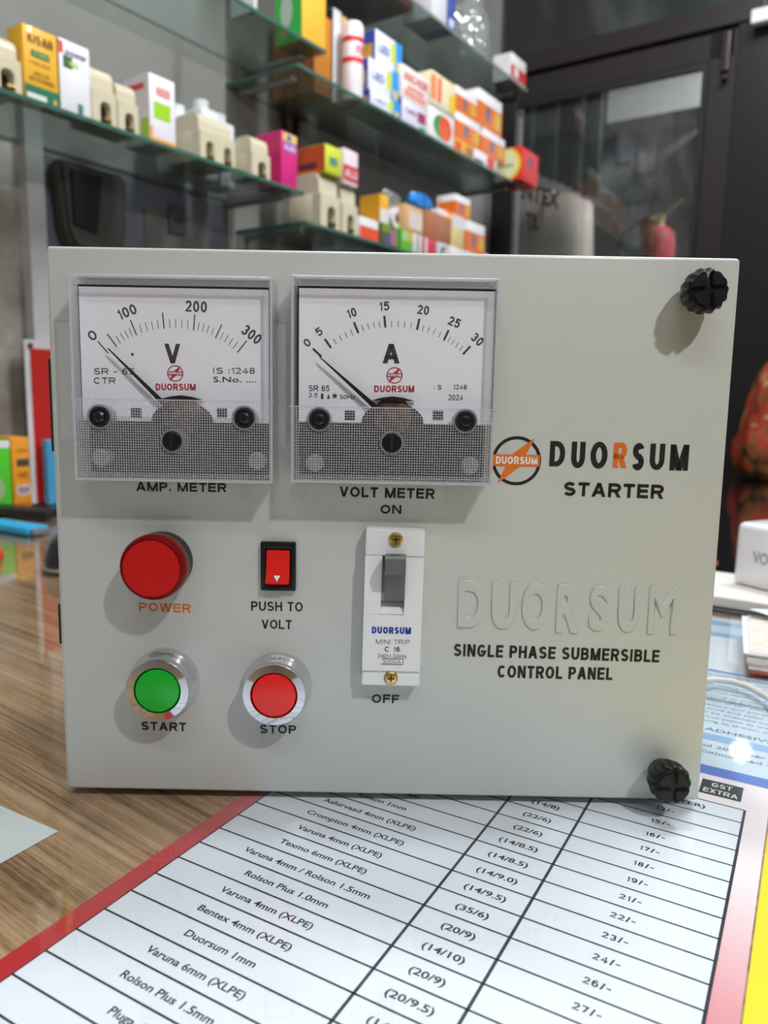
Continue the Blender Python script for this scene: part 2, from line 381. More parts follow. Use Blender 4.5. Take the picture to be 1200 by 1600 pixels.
# boards fixed on the left wall behind the shelves
uA, _ = hw(52, 300, 1.065)
roombox('trim_1', uA-.015, uA+.012, 1.055, 1.075, .03, .62, mat('pale_trim', (190, 190, 194), .5), label='pale vertical trim strip between rough plaster and the slate board', category='trim')
roombox('trim_2', uA+.012, 1.03, 1.066, 1.075, .0, .5, DARKBOARD, label='slate grey board on the wall under the near glass shelf', category='board')
roombox('trim_3', uA-.05, 1.04, 1.068, 1.075, .51, 1.2, BOARD, label='light grey board on the wall above the near glass shelf', category='board')
roombox('trim_4', 1.04, 2.12, 1.068, 1.075, .0, 1.3, mat('dim_grey_board', (128, 125, 122), .6, var=.12, scale=5), label='dim grey board on the wall behind the far glass shelves', category='board')

# ------------------------------------------------------------ glazed partition (door_1) at the far end
FRAME = mat('dark_brown_aluminium', (30, 23, 26), .4, var=.06, scale=8)
T = 2.1
door = empty('door_1', RW(T, 0, 0), ROOM_ROT, 'dark brown aluminium framed glass partition door at the far end', 'door')
door['kind'] = 'structure'
def fr(name, w0, w1, z0, z1, y=0, th=.05, m=FRAME, bev=.003):
    return B().box(-th/2+y, th/2+y, w0, w1, z0, z1, bev).build(name, m, door)
fr('door_head', .44, 1.06, .972, 1.035, .0)
fr('door_head', .38, 1.075, 1.04, 1.09, -.006, .06)
fr('door_stile', .437, .50, -.7, 1.036, .0)
fr('door_stile', 1.0, 1.075, -.8, 1.036, .0)
fr('door_jamb', .30, .437, -.8, 1.09, .004, .07, mat('near_black_aluminium', (28, 24, 26), .3))
fr('door_gasket', .50, .512, -.6, .972, -.022, .012, MATTE_BLACK, .001)
fr('door_gasket', .512, 1.0, .955, .972, -.022, .012, MATTE_BLACK, .001)
fr('glazing_bead', .983, .993, -.6, .93, -.024, .008, mat('pale_bead', (120, 120, 122), .4), .001)
fr('glass_pane', .5, 1.0, -.65, .98, 0, .006, clear('door_glass', (.86, .88, .88), 1.5, .02, haze=.02, hazecol=(.5, .52, .52)), 0)
fr('glass_pane', .2, 1.075, 1.08, 1.85, 0, .006, clear('transom_glass', (.42, .46, .44), 1.5, .03, haze=.05, hazecol=(.3, .34, .3)), 0)
fr('door_bolt', .452, .470, .94, 1.03, -.03, .012, mat('bolt_bronze', (66, 54, 56), .3, metal=.6), .003)
fr('bolt_knob', .452, .466, .918, .93, -.036, .02, MATTE_BLACK, .004)
# side panel right of the door
fr('side_pane', -.4, .30, -.1, 1.6, .0, .008, clear('side_glass', (.6, .64, .64), 1.5, .03, haze=.08, hazecol=(.45, .46, .46)), 0)
wx, wz = hu(1188, 27, T-.06)
B().box(-.012, .012, -.03, .018, -.014, .016, .003).build('junction_box', WHITEP, empty('junction_box', RW(T-.06, wx, wz), ROOM_ROT, 'small white junction box at the top right corner of the door frame', 'electrical box'))

# ------------------------------------------------------------ things in the passage behind the glass
def ptp(x, y, u_): w_, z = hu(x, y, u_); return RW(u_, w_, z)
# pale plaster beam
w0, z0 = hu(960, 192, 3.5); w1, z1 = hu(1105, 120, 3.5)
roombox('trim_5', 3.4, 3.6, w1, w0, z0-.03, z1+.12, mat('pale_beam', (176, 174, 168), .8), label='pale plaster beam high behind the door glass', category='beam')
w0, z0 = hu(1105, 200, 3.3); w1, z1 = hu(1150, 130, 3.3)
roombox('trim_6', 3.2, 3.6, w1-.3, w0, -.8, z1, mat('blue_grey_plaster', (140, 144, 148), .8), label='blue grey plaster pier at the right behind the door glass', category='pier')
w0, z0 = hu(935, 260, 3.0); w1, z1 = hu(800, 100, 3.0)
g = B(); N = 14  # pleated slats imitate dark green reflections in the door glass
for i in range(N):
    a = w0+(w1-w0+.1)*i/N; b_ = w0+(w1-w0+.1)*(i+1)/N
    g.box(.006*math.sin(i*2.1), .03+.006*math.sin(i*1.3), a, b_, -.25-.03*i*.0+(i*.018), .55, .004)
o = g.build('reflection_slats', mat('green_reflection_tone', (44, 50, 36), .5, var=.5, scale=7), None, loc=RW(3.0, 0, z1-.3), rot=(0, 0, ROOM_ROT))
tag(o, 'dark green pleated slats imitating a reflection at the left of the door glass', 'reflection')
# painted sack
w0, z0 = hu(872, 270, 2.6); w1, z1 = hu(798, 420, 2.6)
sk = empty('printed_sack', RW(2.6, 0, 0), ROOM_ROT, 'off-white sack with dark red lettering standing behind the door glass', 'sack')
sb = bmesh.new()
bmesh.ops.create_cube(sb, size=1); bmesh.ops.subdivide_edges(sb, edges=sb.edges[:], cuts=9, use_grid_fill=True)
for v in sb.verts:
    x, y, z = v.co; bul = 1-.35*abs(y*2)**3
    v.co = Vector((x*.16*bul*(1-.3*abs(z*2)**4)+.012*noise.noise(v.co*6), (w0+w1)/2+y*(w1-w0+.20)*(1-.08*abs(z*2)**3)-.03, (z0-.75)/2+z*(z0+.75)+.02*noise.noise(v.co*4)-max(0, z)*(.5-y)*.22))
me = bpy.data.meshes.new('sack'); sb.to_mesh(me); sb.free()
for p in me.polygons: p.use_smooth = True
link('woven_sack', me, mat('woven_sack_cloth', (158, 148, 136), .8, var=.12, scale=9, bump=.3, bscale=80), sk)
def text_uplane(s, a, b, h, x, m, parent, bold=.03):
    A = hu(*a, T0+x); Bq = hu(*b, T0+x)
    v, f = text_mesh(s, (A[0], A[1]), (Bq[0], Bq[1]), h, bold)
    v2 = [(x, y, z) for y, z in v]
    return link('lettering', me_from(v2, f), m, parent)
T0 = 2.6
MAROON = mat('maroon_stencil', (92, 40, 36), .7)
def mirror_text(s, a, b, h, x, m, parent, bold=.04):
    A = hu(*a, T0+x); Bq = hu(*b, T0+x)
    V, Fc, x0, x1, y0, y1 = text_raw(s, bold); out = []
    for v in V:
        t = (v.x-x0)/(x1-x0); q = (v.y-y0)/(y1-y0)*h
        out.append((x, A[0]+(Bq[0]-A[0])*t, A[1]+(Bq[1]-A[1])*t+q))
    return link('lettering', me_from(out, Fc), m, parent)
mirror_text('ENTEX', (806, 308), (874, 328), .055, -.098, MAROON, sk)
mirror_text('TK', (821, 358), (843, 361), .055, -.098, MAROON, sk)
# fire extinguisher
we, ze = hu(1032, 352, 2.9)
fe = empty('fire_extinguisher', RW(2.9, we, ze-.352), ROOM_ROT, 'red fire extinguisher with black hose hanging on the wall behind the glass', 'fire extinguisher')
REDM = mat('extinguisher_red', (140, 26, 34), .35, coat=.2)
B().lathe([(.0, 0), (.05, 0), (.054, .012), (.054, .29), (.048, .325), (.03, .342), (.018, .35), (0, .352)], 32, axis='z').build('cylinder', REDM, fe, True)
B().lathe([(.0548, .2), (.0548, .225)], 32, axis='z').build('white_band', mat('label_blue', (70, 80, 130), .5), fe, True)
B().box(-.0565, -.054, -.022, .022, .06, .22, .001).build('data_label', mat('label_white', (200, 200, 205), .5), fe)
b = B().lathe([(.012, .35), (.012, .385), (.0, .386)], 16, axis='z'); b.box(-.012, .012, -.015, .035, .372, .39, .003); b.build('valve', BRASS, fe, True)
B().prism([(-.012, .39), (-.07, .435), (-.075, .428), (-.012, .378)], -.01, .01, .001).build('lever', mat('olive_lever', (96, 100, 50), .4), fe, rot=(0, 0, math.pi/2))
B().tube([(0, .02+.12*math.sin(math.pi*t)-.0, .375-.33*t*t) for t in [i/14*1.0 for i in range(15)]], .009).build('hose', MATTE_BLACK, fe, True)
# small things stuck on the passage wall
for (x, y, ww, hh, c, lb) in ((1011, 248, .035, .075, (180, 176, 172), 'pale paper tag with a red mark pinned on the passage wall'), (982, 215, .03, .13, (120, 132, 150), 'blue grey strip of paper hanging on the passage wall'), (947, 190, .035, .15, (150, 140, 138), 'faded narrow poster high on the passage wall'), (1000, 300, .06, .06, (165, 168, 172), 'pale torn paper patch on the passage wall above the extinguisher')):
    q = hu(x, y, 3.58)
    o = B().box(-.003, .003, -ww, ww, -hh/1.3, hh/1.3, .001).build('wall_notice', mat('notice_%d' % x, c, .7, var=.2, scale=30), None, loc=RW(3.58, q[0], q[1]), rot=(0, 0, ROOM_ROT))
    tag(o, lb, 'notice')

# ============================================================ GLASS SHELVES
SGLASS = clear('shelf_glass', (.66, .72, .70), 1.5, .04, haze=.10, hazecol=(.42, .47, .45), minrefl=.07)
SEDGE = mat('green_glass_edge', (64, 104, 92), .15, var=.15, scale=60)
PEDGE = mat('dusty_glass_edge', (128, 140, 130), .3, var=.2, scale=60)
ALU = mat('aluminium_bracket', (150, 150, 148), .35, metal=.7)
def shelf(u0, u1, z, label, w0=.90, edge=SEDGE):
    r = empty('glass_shelf', RW(u0, w0, z-.006), ROOM_ROT, label, 'shelf')
    L = u1-u0; D = 1.068-w0
    B().box(0, L, .002, D, 0, .006).build('glass_sheet', SGLASS, r)
    B().box(0, L, 0, .0019, 0, .006, .0005).build('polished_edge', edge, r)
    B().box(-.0019, 0, 0, D, 0, .006, .0005).build('polished_edge', SEDGE, r)
    for k in ((.012, .02) if L < .3 else (.02, L-.03)):
        B().box(k, k+.012, .03, D, -.009, -.0005, .002).build('shelf_bracket', ALU, r)
    return r
ZB, ZC, ZD, ZA, ZE = .508, .707, .940, .751, .462
shelf(-.3, 1.057, ZB, 'near green-edged glass shelf holding the yellow carton and cream fuse units')
shelf(-.3, 1.114, ZA, 'high near glass shelf with the green and yellow carton on its end')
shelf(1.04, 1.915, ZC, 'long far glass shelf crowded with orange and white cartons')
shelf(1.0, 1.925, ZD, 'topmost far glass shelf carrying the shiny plastic packets', edge=PEDGE)
shelf(1.062, 1.92, ZE, 'lowest far glass shelf with stacked small cartons just above the grey panel')

# ------------------------------------------------------------ cartons
def C3(c): return mat('card_%02x%02x%02x' % tuple(c), c, .5, var=.03, scale=30, coat=.15)
def carton(xL, xR, ytop, z0, depth, front, label, side=None, top=None, w_=.907, prints=(), sprints=(), texts=(), stexts=(), z1=None, cat='carton', group=None, name='carton', gap=.0006, u01=None, tilt=0):
    u0, zt = hw(xL, ytop, w_); u1, _ = hw(xR, ytop, w_)
    if u01: u0, u1 = u01
    if z1 is None: z1 = zt
    u0 += gap; u1 -= gap; L = u1-u0; H = z1-z0
    r = empty(name, RW(u0, w_, z0+.0002), ROOM_ROT+tilt, label, cat, group)
    B().box(0, L, 0, depth, 0, H, min(.0012, L*.06)).build('card_body', C3(front), r, True)
    if side: B().box(-.0002, .0003, .001, depth-.001, .001, H-.001).build('side_face', C3(side), r)
    if top: B().box(.001, L-.001, .001, depth-.001, H-.0003, H+.0002).build('top_face', C3(top), r)
    for p in prints:                                     # x0,z0,x1,z1 fractions, colour, [shape]
        x0, a0, x1, a1, c = p[:5]
        if len(p) > 5 and p[5] == 'o':
            pts = [((x0+x1)/2*L+(x1-x0)/2*L*math.cos(t*math.pi/12), (a0+a1)/2*H+(a1-a0)/2*H*math.sin(t*math.pi/12)) for t in range(24)]
        else: pts = [(x0*L, a0*H), (x1*L, a0*H), (x1*L, a1*H), (x0*L, a1*H)]
        B().flat(pts, -.0003-.0001*prints.index(p)).build('printed_patch', C3(c), r)
    for p in sprints:
        y0, a0, y1, a1, c = p[:5]; k = -.0005-.0001*sprints.index(p)
        n = 24
        if len(p) > 5 and p[5] == 'o':
            q = [((y0+y1)/2*depth+(y1-y0)/2*depth*math.cos(t*math.pi/12), (a0+a1)/2*H+(a1-a0)/2*H*math.sin(t*math.pi/12)) for t in range(n)]
        else: q = [(y0*depth, a0*H), (y1*depth, a0*H), (y1*depth, a1*H), (y0*depth, a1*H)]
        link('printed_patch', me_from([(k, a, b_) for a, b_ in q], [tuple(range(len(q)))]), C3(c), r)
    for (s, x0, a0, x1, hh, c) in texts:
        v, f = text_mesh(s, (x0*L, a0*H), (x1*L, a0*H), hh*H, .02)
        link('lettering', me_from([(x, -.0012, z) for x, z in v], f), C3(c), r)
    for (s, y0, a0, y1, hh, c) in stexts:               # reads left to right seen from -x: from far to near
        v, f = text_mesh(s, (0, 0), (abs(y1-y0)*depth, 0), hh*H, .02)
        link('lettering', me_from([(-.0014, y1*depth-x, a0*H+z) for x, z in v], f), C3(c), r)
    return z1

def fuse(xL, xR, ytop, z0, depth, label, w_=.91, slots=1, ways=1):
    u0, z1 = hw(xL, ytop, w_); u1, _ = hw(xR, ytop, w_); u0 += .0008; u1 -= .0008; L = u1-u0; H = z1-z0
    r = empty('fuse_unit', RW(u0, w_, z0+.0002), ROOM_ROT, label, 'fuse unit', 'cream porcelain fuse units')
    hb = H*.62
    n = slots; pts = [(0, 0)]
    for i in range(n):
        c = L*(i+.55)/n; hwid = L/n*.2
        pts += [(c-hwid, 0), (c-hwid, hb*.55), (c-hwid*.5, hb*.66), (c+hwid*.5, hb*.66), (c+hwid, hb*.55), (c+hwid, 0)]
    pts += [(L, 0), (L, hb), (0, hb)]
    B().prism(pts, 0, depth*.25, .001).build('base_block', CREAM, r, True)
    B().box(0, L, depth*.25, depth, 0, hb, .0015).build('base_block', CREAM, r, True)
    for i in range(n):
        c = L*(i+.55)/n; hwid = L/n*.2
        B().box(c-hwid, c+hwid, depth*.22, depth*.25, .001, hb*.6).build('terminal_slot', MATTE_BLACK, r)
        B().box(c-hwid*.2, c+hwid*1.1, -.002, depth*.2, hb*.16, hb*.24, .0006).build('terminal_tongue', BRASS, r)
    # rounded carrier on top
    pr = []
    for k in range(9):
        t = math.pi/2*k/8; pr.append((depth*.05+depth*.28*(1-math.sin(t)) , hb+.001+(H-hb)*.35+(H-hb)*.65*(1-math.cos(t))))
    prof = [(depth*.09, hb+.0008)]+[(depth*.09+depth*.22*(1-math.cos(t)), hb+.001+(H-hb)*.4+(H-hb)*.6*math.sin(t)) for t in [math.pi/2*k/8 for k in range(9)]]+[(depth*.7, H), (depth*.95, H-(H-hb)*.35), (depth*.95, hb+.0008)]
    m_ = bmesh.new(); g0 = L*.05; a = [m_.verts.new((g0, y, z)) for y, z in prof]; b_ = [m_.verts.new((L-g0, y, z)) for y, z in prof]
    m_.faces.new(a); m_.faces.new(b_[::-1])
    for i in range(len(prof)): j = (i+1) % len(prof); m_.faces.new((a[i], b_[i], b_[j], a[j]))
    bmesh.ops.recalc_face_normals(m_, faces=m_.faces[:])
    q = B(); q._add(m_); q.build('fuse_carrier', CREAM, r, True)
    return z1

YEL, GRN, WHT, RED, ORG, BLU = (238, 178, 32), (0, 112, 74), (232, 230, 236), (214, 36, 38), (232, 112, 28), (40, 90, 190)
# near shelf, left to right
fuse(-22, 32, 42, ZB, .06, 'cream fuse unit at the far left end of the near shelf, beside the yellow carton', slots=1)
carton(33, 88, 34, ZB, .032, YEL, 'yellow carton with green foot band reading KISAN', prints=((0, 0, 1, .21, GRN), (.22, .60, .75, .69, GRN), (.05, .03, .62, .1, (220, 225, 215)), (.82, .03, .92, .1, (220, 160, 60))),
       texts=(('KISAN', .14, .78, .86, .12, (120, 80, 20)), ('ISI MARK', .28, .62, .7, .04, (190, 210, 120)), ('TYPE RUN', .15, .5, .75, .04, (110, 80, 10)), ('CAPACITOR', .25, .36, .72, .045, (110, 80, 10)), ('MOTOR RUNNING', .15, .28, .86, .045, (110, 80, 10))))
carton(90, 139, 57, ZB, .03, (236, 236, 240), 'white carton with a mauve hand tool picture and red corner', side=(96, 110, 96), prints=((.0, .8, .14, .97, (226, 70, 44)), (.12, .62, .42, .78, (60, 96, 60)), (.55, .03, .72, .17, (60, 120, 112))), texts=(('power', .2, .8, .9, .1, (96, 70, 130)), ('MINI', .3, .66, .6, .07, (170, 220, 60))))
# the tool picture on it: an oblique rounded shape
fuse(140, 181, 98, ZB, .05, 'cream fuse unit just right of the white hand tool carton', slots=1)
fuse(182, 216, 124, ZB, .05, 'cream fuse unit squeezed against the white and lime carton', slots=1)
carton(232, 273, 112, ZB, .055, (238, 236, 242), 'white carton with lime patch and orange foot on near shelf', side=(224, 214, 218), prints=((.15, .38, .8, .62, (160, 210, 30)), (0, 0, 1, .1, (246, 160, 40)), (0, .1, .1, .26, (246, 160, 40)), (.25, .72, .8, .84, (228, 150, 150))), sprints=((.05, .1, .35, .38, (160, 205, 40)), (.2, .8, .8, .88, (222, 70, 50))), w_=.915)
fuse(311, 368, 170, ZB, .075, 'widest cream fuse unit on the near shelf with two dark slots', slots=2)
fuse(393, 423, 209, ZB, .05, 'cream fuse unit just left of the magenta carton', slots=1)
carton(439, 465, 203, ZB, .055, (214, 34, 124), 'magenta carton at the right end of the near shelf', side=(208, 24, 104), top=(226, 40, 130), prints=((.1, .84, .95, .98, (214, 205, 100)), (.15, .66, .9, .82, (160, 110, 200)), (.35, .86, .6, .95, (60, 90, 160))), texts=(('bulb', .2, .68, .85, .1, (240, 220, 250)),))
# white plastic sockets behind the wide fuse unit
for k, (x, y, w_, wd, hh, lb) in enumerate(((292, 160, .985, .05, .115, 'glossy white plastic socket behind the widest fuse unit, left one'), (330, 152, .985, .045, .125, 'glossy white plastic socket behind the widest fuse unit, middle and tallest'), (357, 175, 1.0, .035, .105, 'glossy white plastic socket behind the widest fuse unit, right one'))):
    u0, z1 = hw(x, y, w_)
    r = empty('plastic_socket', RW(u0, w_, ZB+.0002), ROOM_ROT, lb, 'socket', 'white plastic sockets behind the fuse units')
    hh = z1-ZB
    B().box(-wd/2+.002, wd/2-.002, 0, .05, 0, hh*.86, .005, 3).build('socket_body', WHITEP, r, True)
    B().lathe([(.0, .0), (.013, .0), (.013, hh*.13), (.009, hh*.14), (0, hh*.14)], 20, c=(0, .025, hh*.855), axis='z').build('socket_collar', WHITEP, r, True)

# high near shelf
carton(472, 510, -60, ZA, .06, (246, 186, 58), 'green sided carton with yellow end on the high near shelf', side=(20, 176, 52), sprints=((.35, .25, .8, .75, (176, 190, 176), 'o'), (.6, .1, .75, .3, (220, 140, 40))), z1=ZA+.1)
carton(396, 402, -30, ZA, .05, (220, 222, 226), 'narrow white carton behind the green one on the high near shelf', z1=ZA+.06)

# far shelf C
carton(491, 519, 14, ZC, .10, (196, 122, 36), 'tall ochre file carton on the long far shelf', side=(186, 108, 30), prints=((0, 0, 1, .12, (150, 92, 60)),), top=(214, 170, 60), w_=.955)
carton(521, 534, 11, ZC, .08, (212, 212, 216), 'thin white and black file beside the ochre file carton', side=(30, 30, 34), w_=.957)
carton(535, 543, 24, ZC, .08, (222, 172, 92), 'thin pale yellow file left of the white tube', w_=.957)
u0, zt = hw(545, 28, .925); u1, _ = hw(565, 28, .925); R_ = (u1-u0)/2
tb = empty('paste_tube', RW((u0+u1)/2, .91+R_, ZC+.0002), ROOM_ROT, 'white rounded tube with red bands on the long far shelf', 'tube')
H = zt-ZC
B().lathe([(0, 0), (R_*.95, 0), (R_, .003), (R_, H*.93), (R_*.85, H*.98), (R_*.5, H), (0, H)], 28, axis='z').build('tube_body', mat('tube_white', (236, 228, 232), .3, coat=.3), tb, True)
for a, c in ((.72, RED), (.46, RED)): B().lathe([(R_*1.01, H*a), (R_*1.01, H*(a+.07))], 28, axis='z').build('red_band', C3(c), tb, True)
v, f = text_mesh('FEVI', (-R_*.6, H*.56), (R_*.6, H*.56), H*.12, .02); link('lettering', me_from([(x, -math.sqrt(max(0, R_*R_-x*x))-.0008, z) for x, z in v], f), C3(RED), tb)
SKY_, LIME = (44, 150, 226), (206, 216, 40)
bw = dict(side=(46, 74, 170), sprints=((.1, .1, .9, .6, (200, 160, 50)),))
pr = ((.72, 0, 1, 1, SKY_), (.58, .3, .75, .9, LIME), (.8, .1, .95, .4, (220, 190, 70)))
z1 = carton(579, 626, 138, ZC, .07, (232, 234, 244), 'white and sky blue carton, lowest of the blue-sided stack', prints=pr, group='blue-sided cartons stacked on the far shelf', texts=(('LED', .1, .4, .5, .25, (90, 110, 190)),), **bw)
z1 = carton(576, 624, 88, z1, .07, (232, 234, 244), 'white and sky blue carton, middle of the blue-sided stack', prints=pr, group='blue-sided cartons stacked on the far shelf', texts=(('LED', .1, .4, .5, .25, (90, 110, 190)),), w_=.909, **bw)
z1 = carton(587, 629, 44, z1, .07, (232, 234, 244), 'white and sky blue carton, topmost of the blue-sided stack', prints=pr, group='blue-sided cartons stacked on the far shelf', texts=(('LED', .1, .4, .5, .25, (90, 110, 190)),), w_=.913, **bw)
z1 = carton(628, 668, 152, ZC, .07, (222, 216, 232), 'lilac white carton under the one with vermilion lettering', side=(110, 76, 150), prints=((.62, .35, .95, .8, (150, 60, 80)), (.7, .0, .95, .2, (30, 150, 90))), texts=(('TAPE', .1, .5, .55, .2, (110, 90, 150)),))
carton(628, 671, 98, z1, .07, (238, 226, 226), 'white carton with vermilion lettering on top of the lilac one', prints=((.1, .12, .9, .3, (226, 150, 130)),), texts=(('ANCHOR', .06, .58, .94, .26, (220, 84, 50)), ('penta', .2, .36, .8, .16, (232, 110, 70))))
z1 = carton(670, 711, 163, ZC, .07, (236, 232, 230), 'white carton with a round green and orange emblem', prints=((.18, .12, .86, .9, (40, 150, 80), 'o'), (.38, .12, .9, .9, (228, 84, 40), 'o')))
z1 = carton(672, 712, 150, z1, .06, (176, 178, 170), 'flat grey tray between the round emblem carton and the yellow one', z1=z1+.009, cat='tray', name='flat_tray')
carton(674, 713, 108, z1, .06, (240, 228, 190), 'cream carton with orange stripe and yellow side patch on the grey tray', prints=((0, .1, .2, .9, (236, 140, 90)), (.26, .1, .42, .9, (236, 110, 60)), (.75, .0, 1, .6, (236, 200, 50))), top=(240, 236, 230))
OB = (((0, .0, 1, .68, ORG), (.32, .2, .5, .62, (110, 110, 130)), (.68, .15, .95, .6, (214, 170, 60))), ((0, .0, .9, .68, ORG),))
def ob(xL, xR, yt, z0, lb, w_=.907, dep=.05, grp='orange and white switch cartons on the long far shelf', **k):
    return carton(xL, xR, yt, z0, dep, (238, 234, 236), lb, prints=OB[0], sprints=OB[1], w_=w_, group=grp, **k)
za = carton(712, 741, 214, ZC, .05, (240, 176, 32), 'small yellow carton with red edge on the long far shelf', prints=((0, 0, .3, .8, (226, 60, 40)), (.55, .1, 1, .8, (170, 110, 60))))
zb = carton(742, 778, 222, ZC, .06, (236, 232, 238), 'white carton with red block and black foot patch left of the red carton', prints=((.55, .05, .88, .95, (222, 64, 60)), (.0, 0, .4, .3, (30, 30, 34))), z1=za)
zc = ob(713, 752, 172, za, 'orange and white switch carton in the middle layer, left one')
zc2 = ob(755, 791, 184, za, 'orange and white switch carton in the middle layer, right one', z1=zc)
ob(713, 747, 132, zc, 'orange and white switch carton in the top layer, left one')
ob(748, 786, 136, zc, 'orange and white switch carton in the top layer, right one')
carton(812, 842, 226, ZC, .075, (226, 36, 28), 'red carton with a yellow ringed emblem at the shelf end', side=(214, 210, 200), sprints=((-.0, .0, .3, 1, (226, 40, 30)), (.0, .02, .92, .98, (232, 200, 20), 'o'), (.12, .06, .98, .94, (226, 224, 176), 'o')), stexts=(('Finolex', .25, .42, .85, .12, (110, 120, 60)),), prints=((.35, .5, .65, .8, (150, 60, 110)),), w_=.878, u01=(1.858, 1.965))

# lowest far shelf E
z1 = fuse(501, 533, 266, ZE, .075, 'tall cream fuse unit on the lowest far shelf under the orange carton')
carton(508, 534, 228, z1, .09, (206, 216, 60), 'open carton with orange side and lime front on a fuse unit', side=(212, 84, 24), prints=((.25, .3, .75, .6, (90, 140, 120)),), sprints=((.2, .15, .7, .4, (120, 50, 60)),), z1=z1+.047, stexts=(('lisa', .3, .2, .7, .22, (110, 40, 70)),))
fuse(505, 530, 290, ZE, .07, 'cream fuse unit standing behind the tall one on the lowest shelf', w_=.992)
z2 = fuse(535, 560, 286, ZE, .06, 'small cream fuse unit below the red and white carton')
carton(537, 560, 230, z2, .05, (232, 214, 220), 'white carton with red lower half on the small fuse unit', prints=((0, .1, 1, .55, (206, 36, 56)),), texts=(('ALU', .1, .2, .9, .24, (236, 220, 224)),))
zr = hw(622, 356, .907)[1]
carton(562, 592, 337, ZE, .06, (228, 226, 230), 'white carton with vermilion lower band at the left of the small stacks', prints=((0, 0, 1, .6, (232, 78, 44)),))
low = [(596, 620, (86, 90, 60), ((0, .6, .6, 1, (120, 140, 40)), (.3, .1, .6, .5, (90, 80, 160)), (.62, .1, 1, .8, (170, 110, 120))), 'dark small carton with purple and olive print in the bottom row'),
       (622, 645, (110, 190, 40), ((.3, .5, .7, .95, (170, 200, 150)), (0, 0, .2, 1, (30, 130, 50)), (.7, .5, 1, 1, (210, 180, 40))), 'bright green small carton in the bottom row'),
       (646, 661, (214, 212, 208), ((.4, 0, .6, 1, (150, 150, 150)),), 'narrow pale small carton right of the green one'),
       (664, 683, (206, 48, 76), ((0, 0, .2, 1, (226, 220, 220)),), 'crimson small carton in the bottom row'),
       (684, 702, (200, 202, 204), ((.3, .2, .8, .8, (30, 50, 50), 'o'), (.45, .35, .9, .65, (200, 202, 204), 'o')), 'pale small carton with a dark round letter C in the bottom row'),
       (703, 728, (230, 226, 230), ((0, 0, 1, .5, (226, 82, 30)),), 'white and orange small carton in the bottom row, second from the right'),
       (729, 752, (230, 226, 230), ((0, 0, 1, .5, (226, 82, 30)),), 'white and orange small carton in the bottom row, under the orange switch cartons')]
for xL, xR, c, p, lb in low:
    carton(xL, xR, 357, ZE, .05, c, lb, prints=p, z1=zr)
carton(753, 766, 350, ZE, .05, (234, 230, 230), 'last white and orange small carton at the right end of the lowest shelf', prints=((0, 0, 1, .55, (230, 110, 50)),), z1=zr+.008)
carton(594, 608, 302, zr, .05, (232, 174, 36), 'yellow and white small carton standing in the upper row', side=(216, 150, 30), prints=((0, 0, 1, .5, (226, 220, 214)),))
u0, zt = hw(618, 312, .93)
rl = empty('tape_roll', RW(u0, .925, zr+.0002), ROOM_ROT, 'round white tape roll with a black label standing in the upper row', 'tape roll')
B().lathe([(.012, 0), (.0225, 0), (.023, .001), (.023, .022), (.0225, .023), (.012, .023), (.012, 0)], 28, c=(0, .02, .023)).build('roll_body', C3((226, 222, 228)), rl, True)
B().box(-.012, .012, -.0036, -.0031, .018, .026).build('dark_label', C3((50, 48, 52)), rl)
carton(632, 662, 317, zr, .045, (214, 170, 120), 'tan small carton with pale label in the upper row', prints=((.25, .15, .95, .8, (222, 206, 200)),))
zbr = carton(665, 706, 326, zr, .06, (178, 110, 78), 'plain brown carton in the upper row', side=(186, 120, 88))
zy = carton(707, 727, 334, zr, .05, (232, 206, 140), 'pale yellow small carton right of the brown carton', prints=((0, .6, 1, 1, (226, 222, 224)),))
zo = ob(729, 759, 334, zr, 'orange and white switch carton on the lowest shelf beside the pale yellow carton', grp='orange and white switch cartons on the lowest far shelf', z1=zy)
ob(712, 736, 302, zy, 'orange and white switch carton on top of the upper row', grp='orange and white switch cartons on the lowest far shelf')
carton(686, 702, 292, zbr, .04, (226, 224, 226), 'plain white small carton on the brown carton', w_=.925, z1=zbr+.02)

# plastic packets
def packet(px, py, w_, z0, rx, ry, rz, label, m, seed, cat='packet', name='plastic_packet', u=None):
    u0 = hw(px, py, w_)[0] if u is None else u
    n = bmesh.new(); bmesh.ops.create_icosphere(n, subdivisions=5, radius=1)
    zmin = 9
    for v in n.verts:
        p = v.co.copy(); k = 1+.30*noise.noise(p*1.6+Vector((seed, 0, 0)))+.16*abs(noise.noise(p*4+Vector((0, seed, 0))))+.06*noise.noise(p*11)
        v.co = Vector((p.x*rx*k, p.y*ry*k, p.z*rz*k)); zmin = min(zmin, v.co.z)
    for v in n.verts: v.co.z = max(v.co.z, -rz*.8)+rz*.8
    me = bpy.data.meshes.new(name); n.to_mesh(me); n.free()
    o = link(name, me, m, None, RW(u0, w_+ry, z0+.0005), (0, 0, ROOM_ROT)); tag(o, label, cat); return o
BAG = clear('crinkled_clear_film', (.93, .95, .94), 1.6, .12, haze=.14, hazecol=(.8, .85, .82), minrefl=.16)
packet(757, 40, .91, ZD, .055, .03, .075, 'crinkled clear plastic packet on the topmost far shelf', BAG, 3, cat='packet')
packet(620, 295, .925, zr+.0, .03, .02, .02, 'crinkled clear plastic packet left of the blue one', BAG, 8).location.z += .042
packet(668, 300, .915, zbr, .034, .022, .021, 'crumpled bright blue plastic packet on the brown carton', mat('blue_film', (24, 130, 214), .18, var=.15, coat=.6), 5)

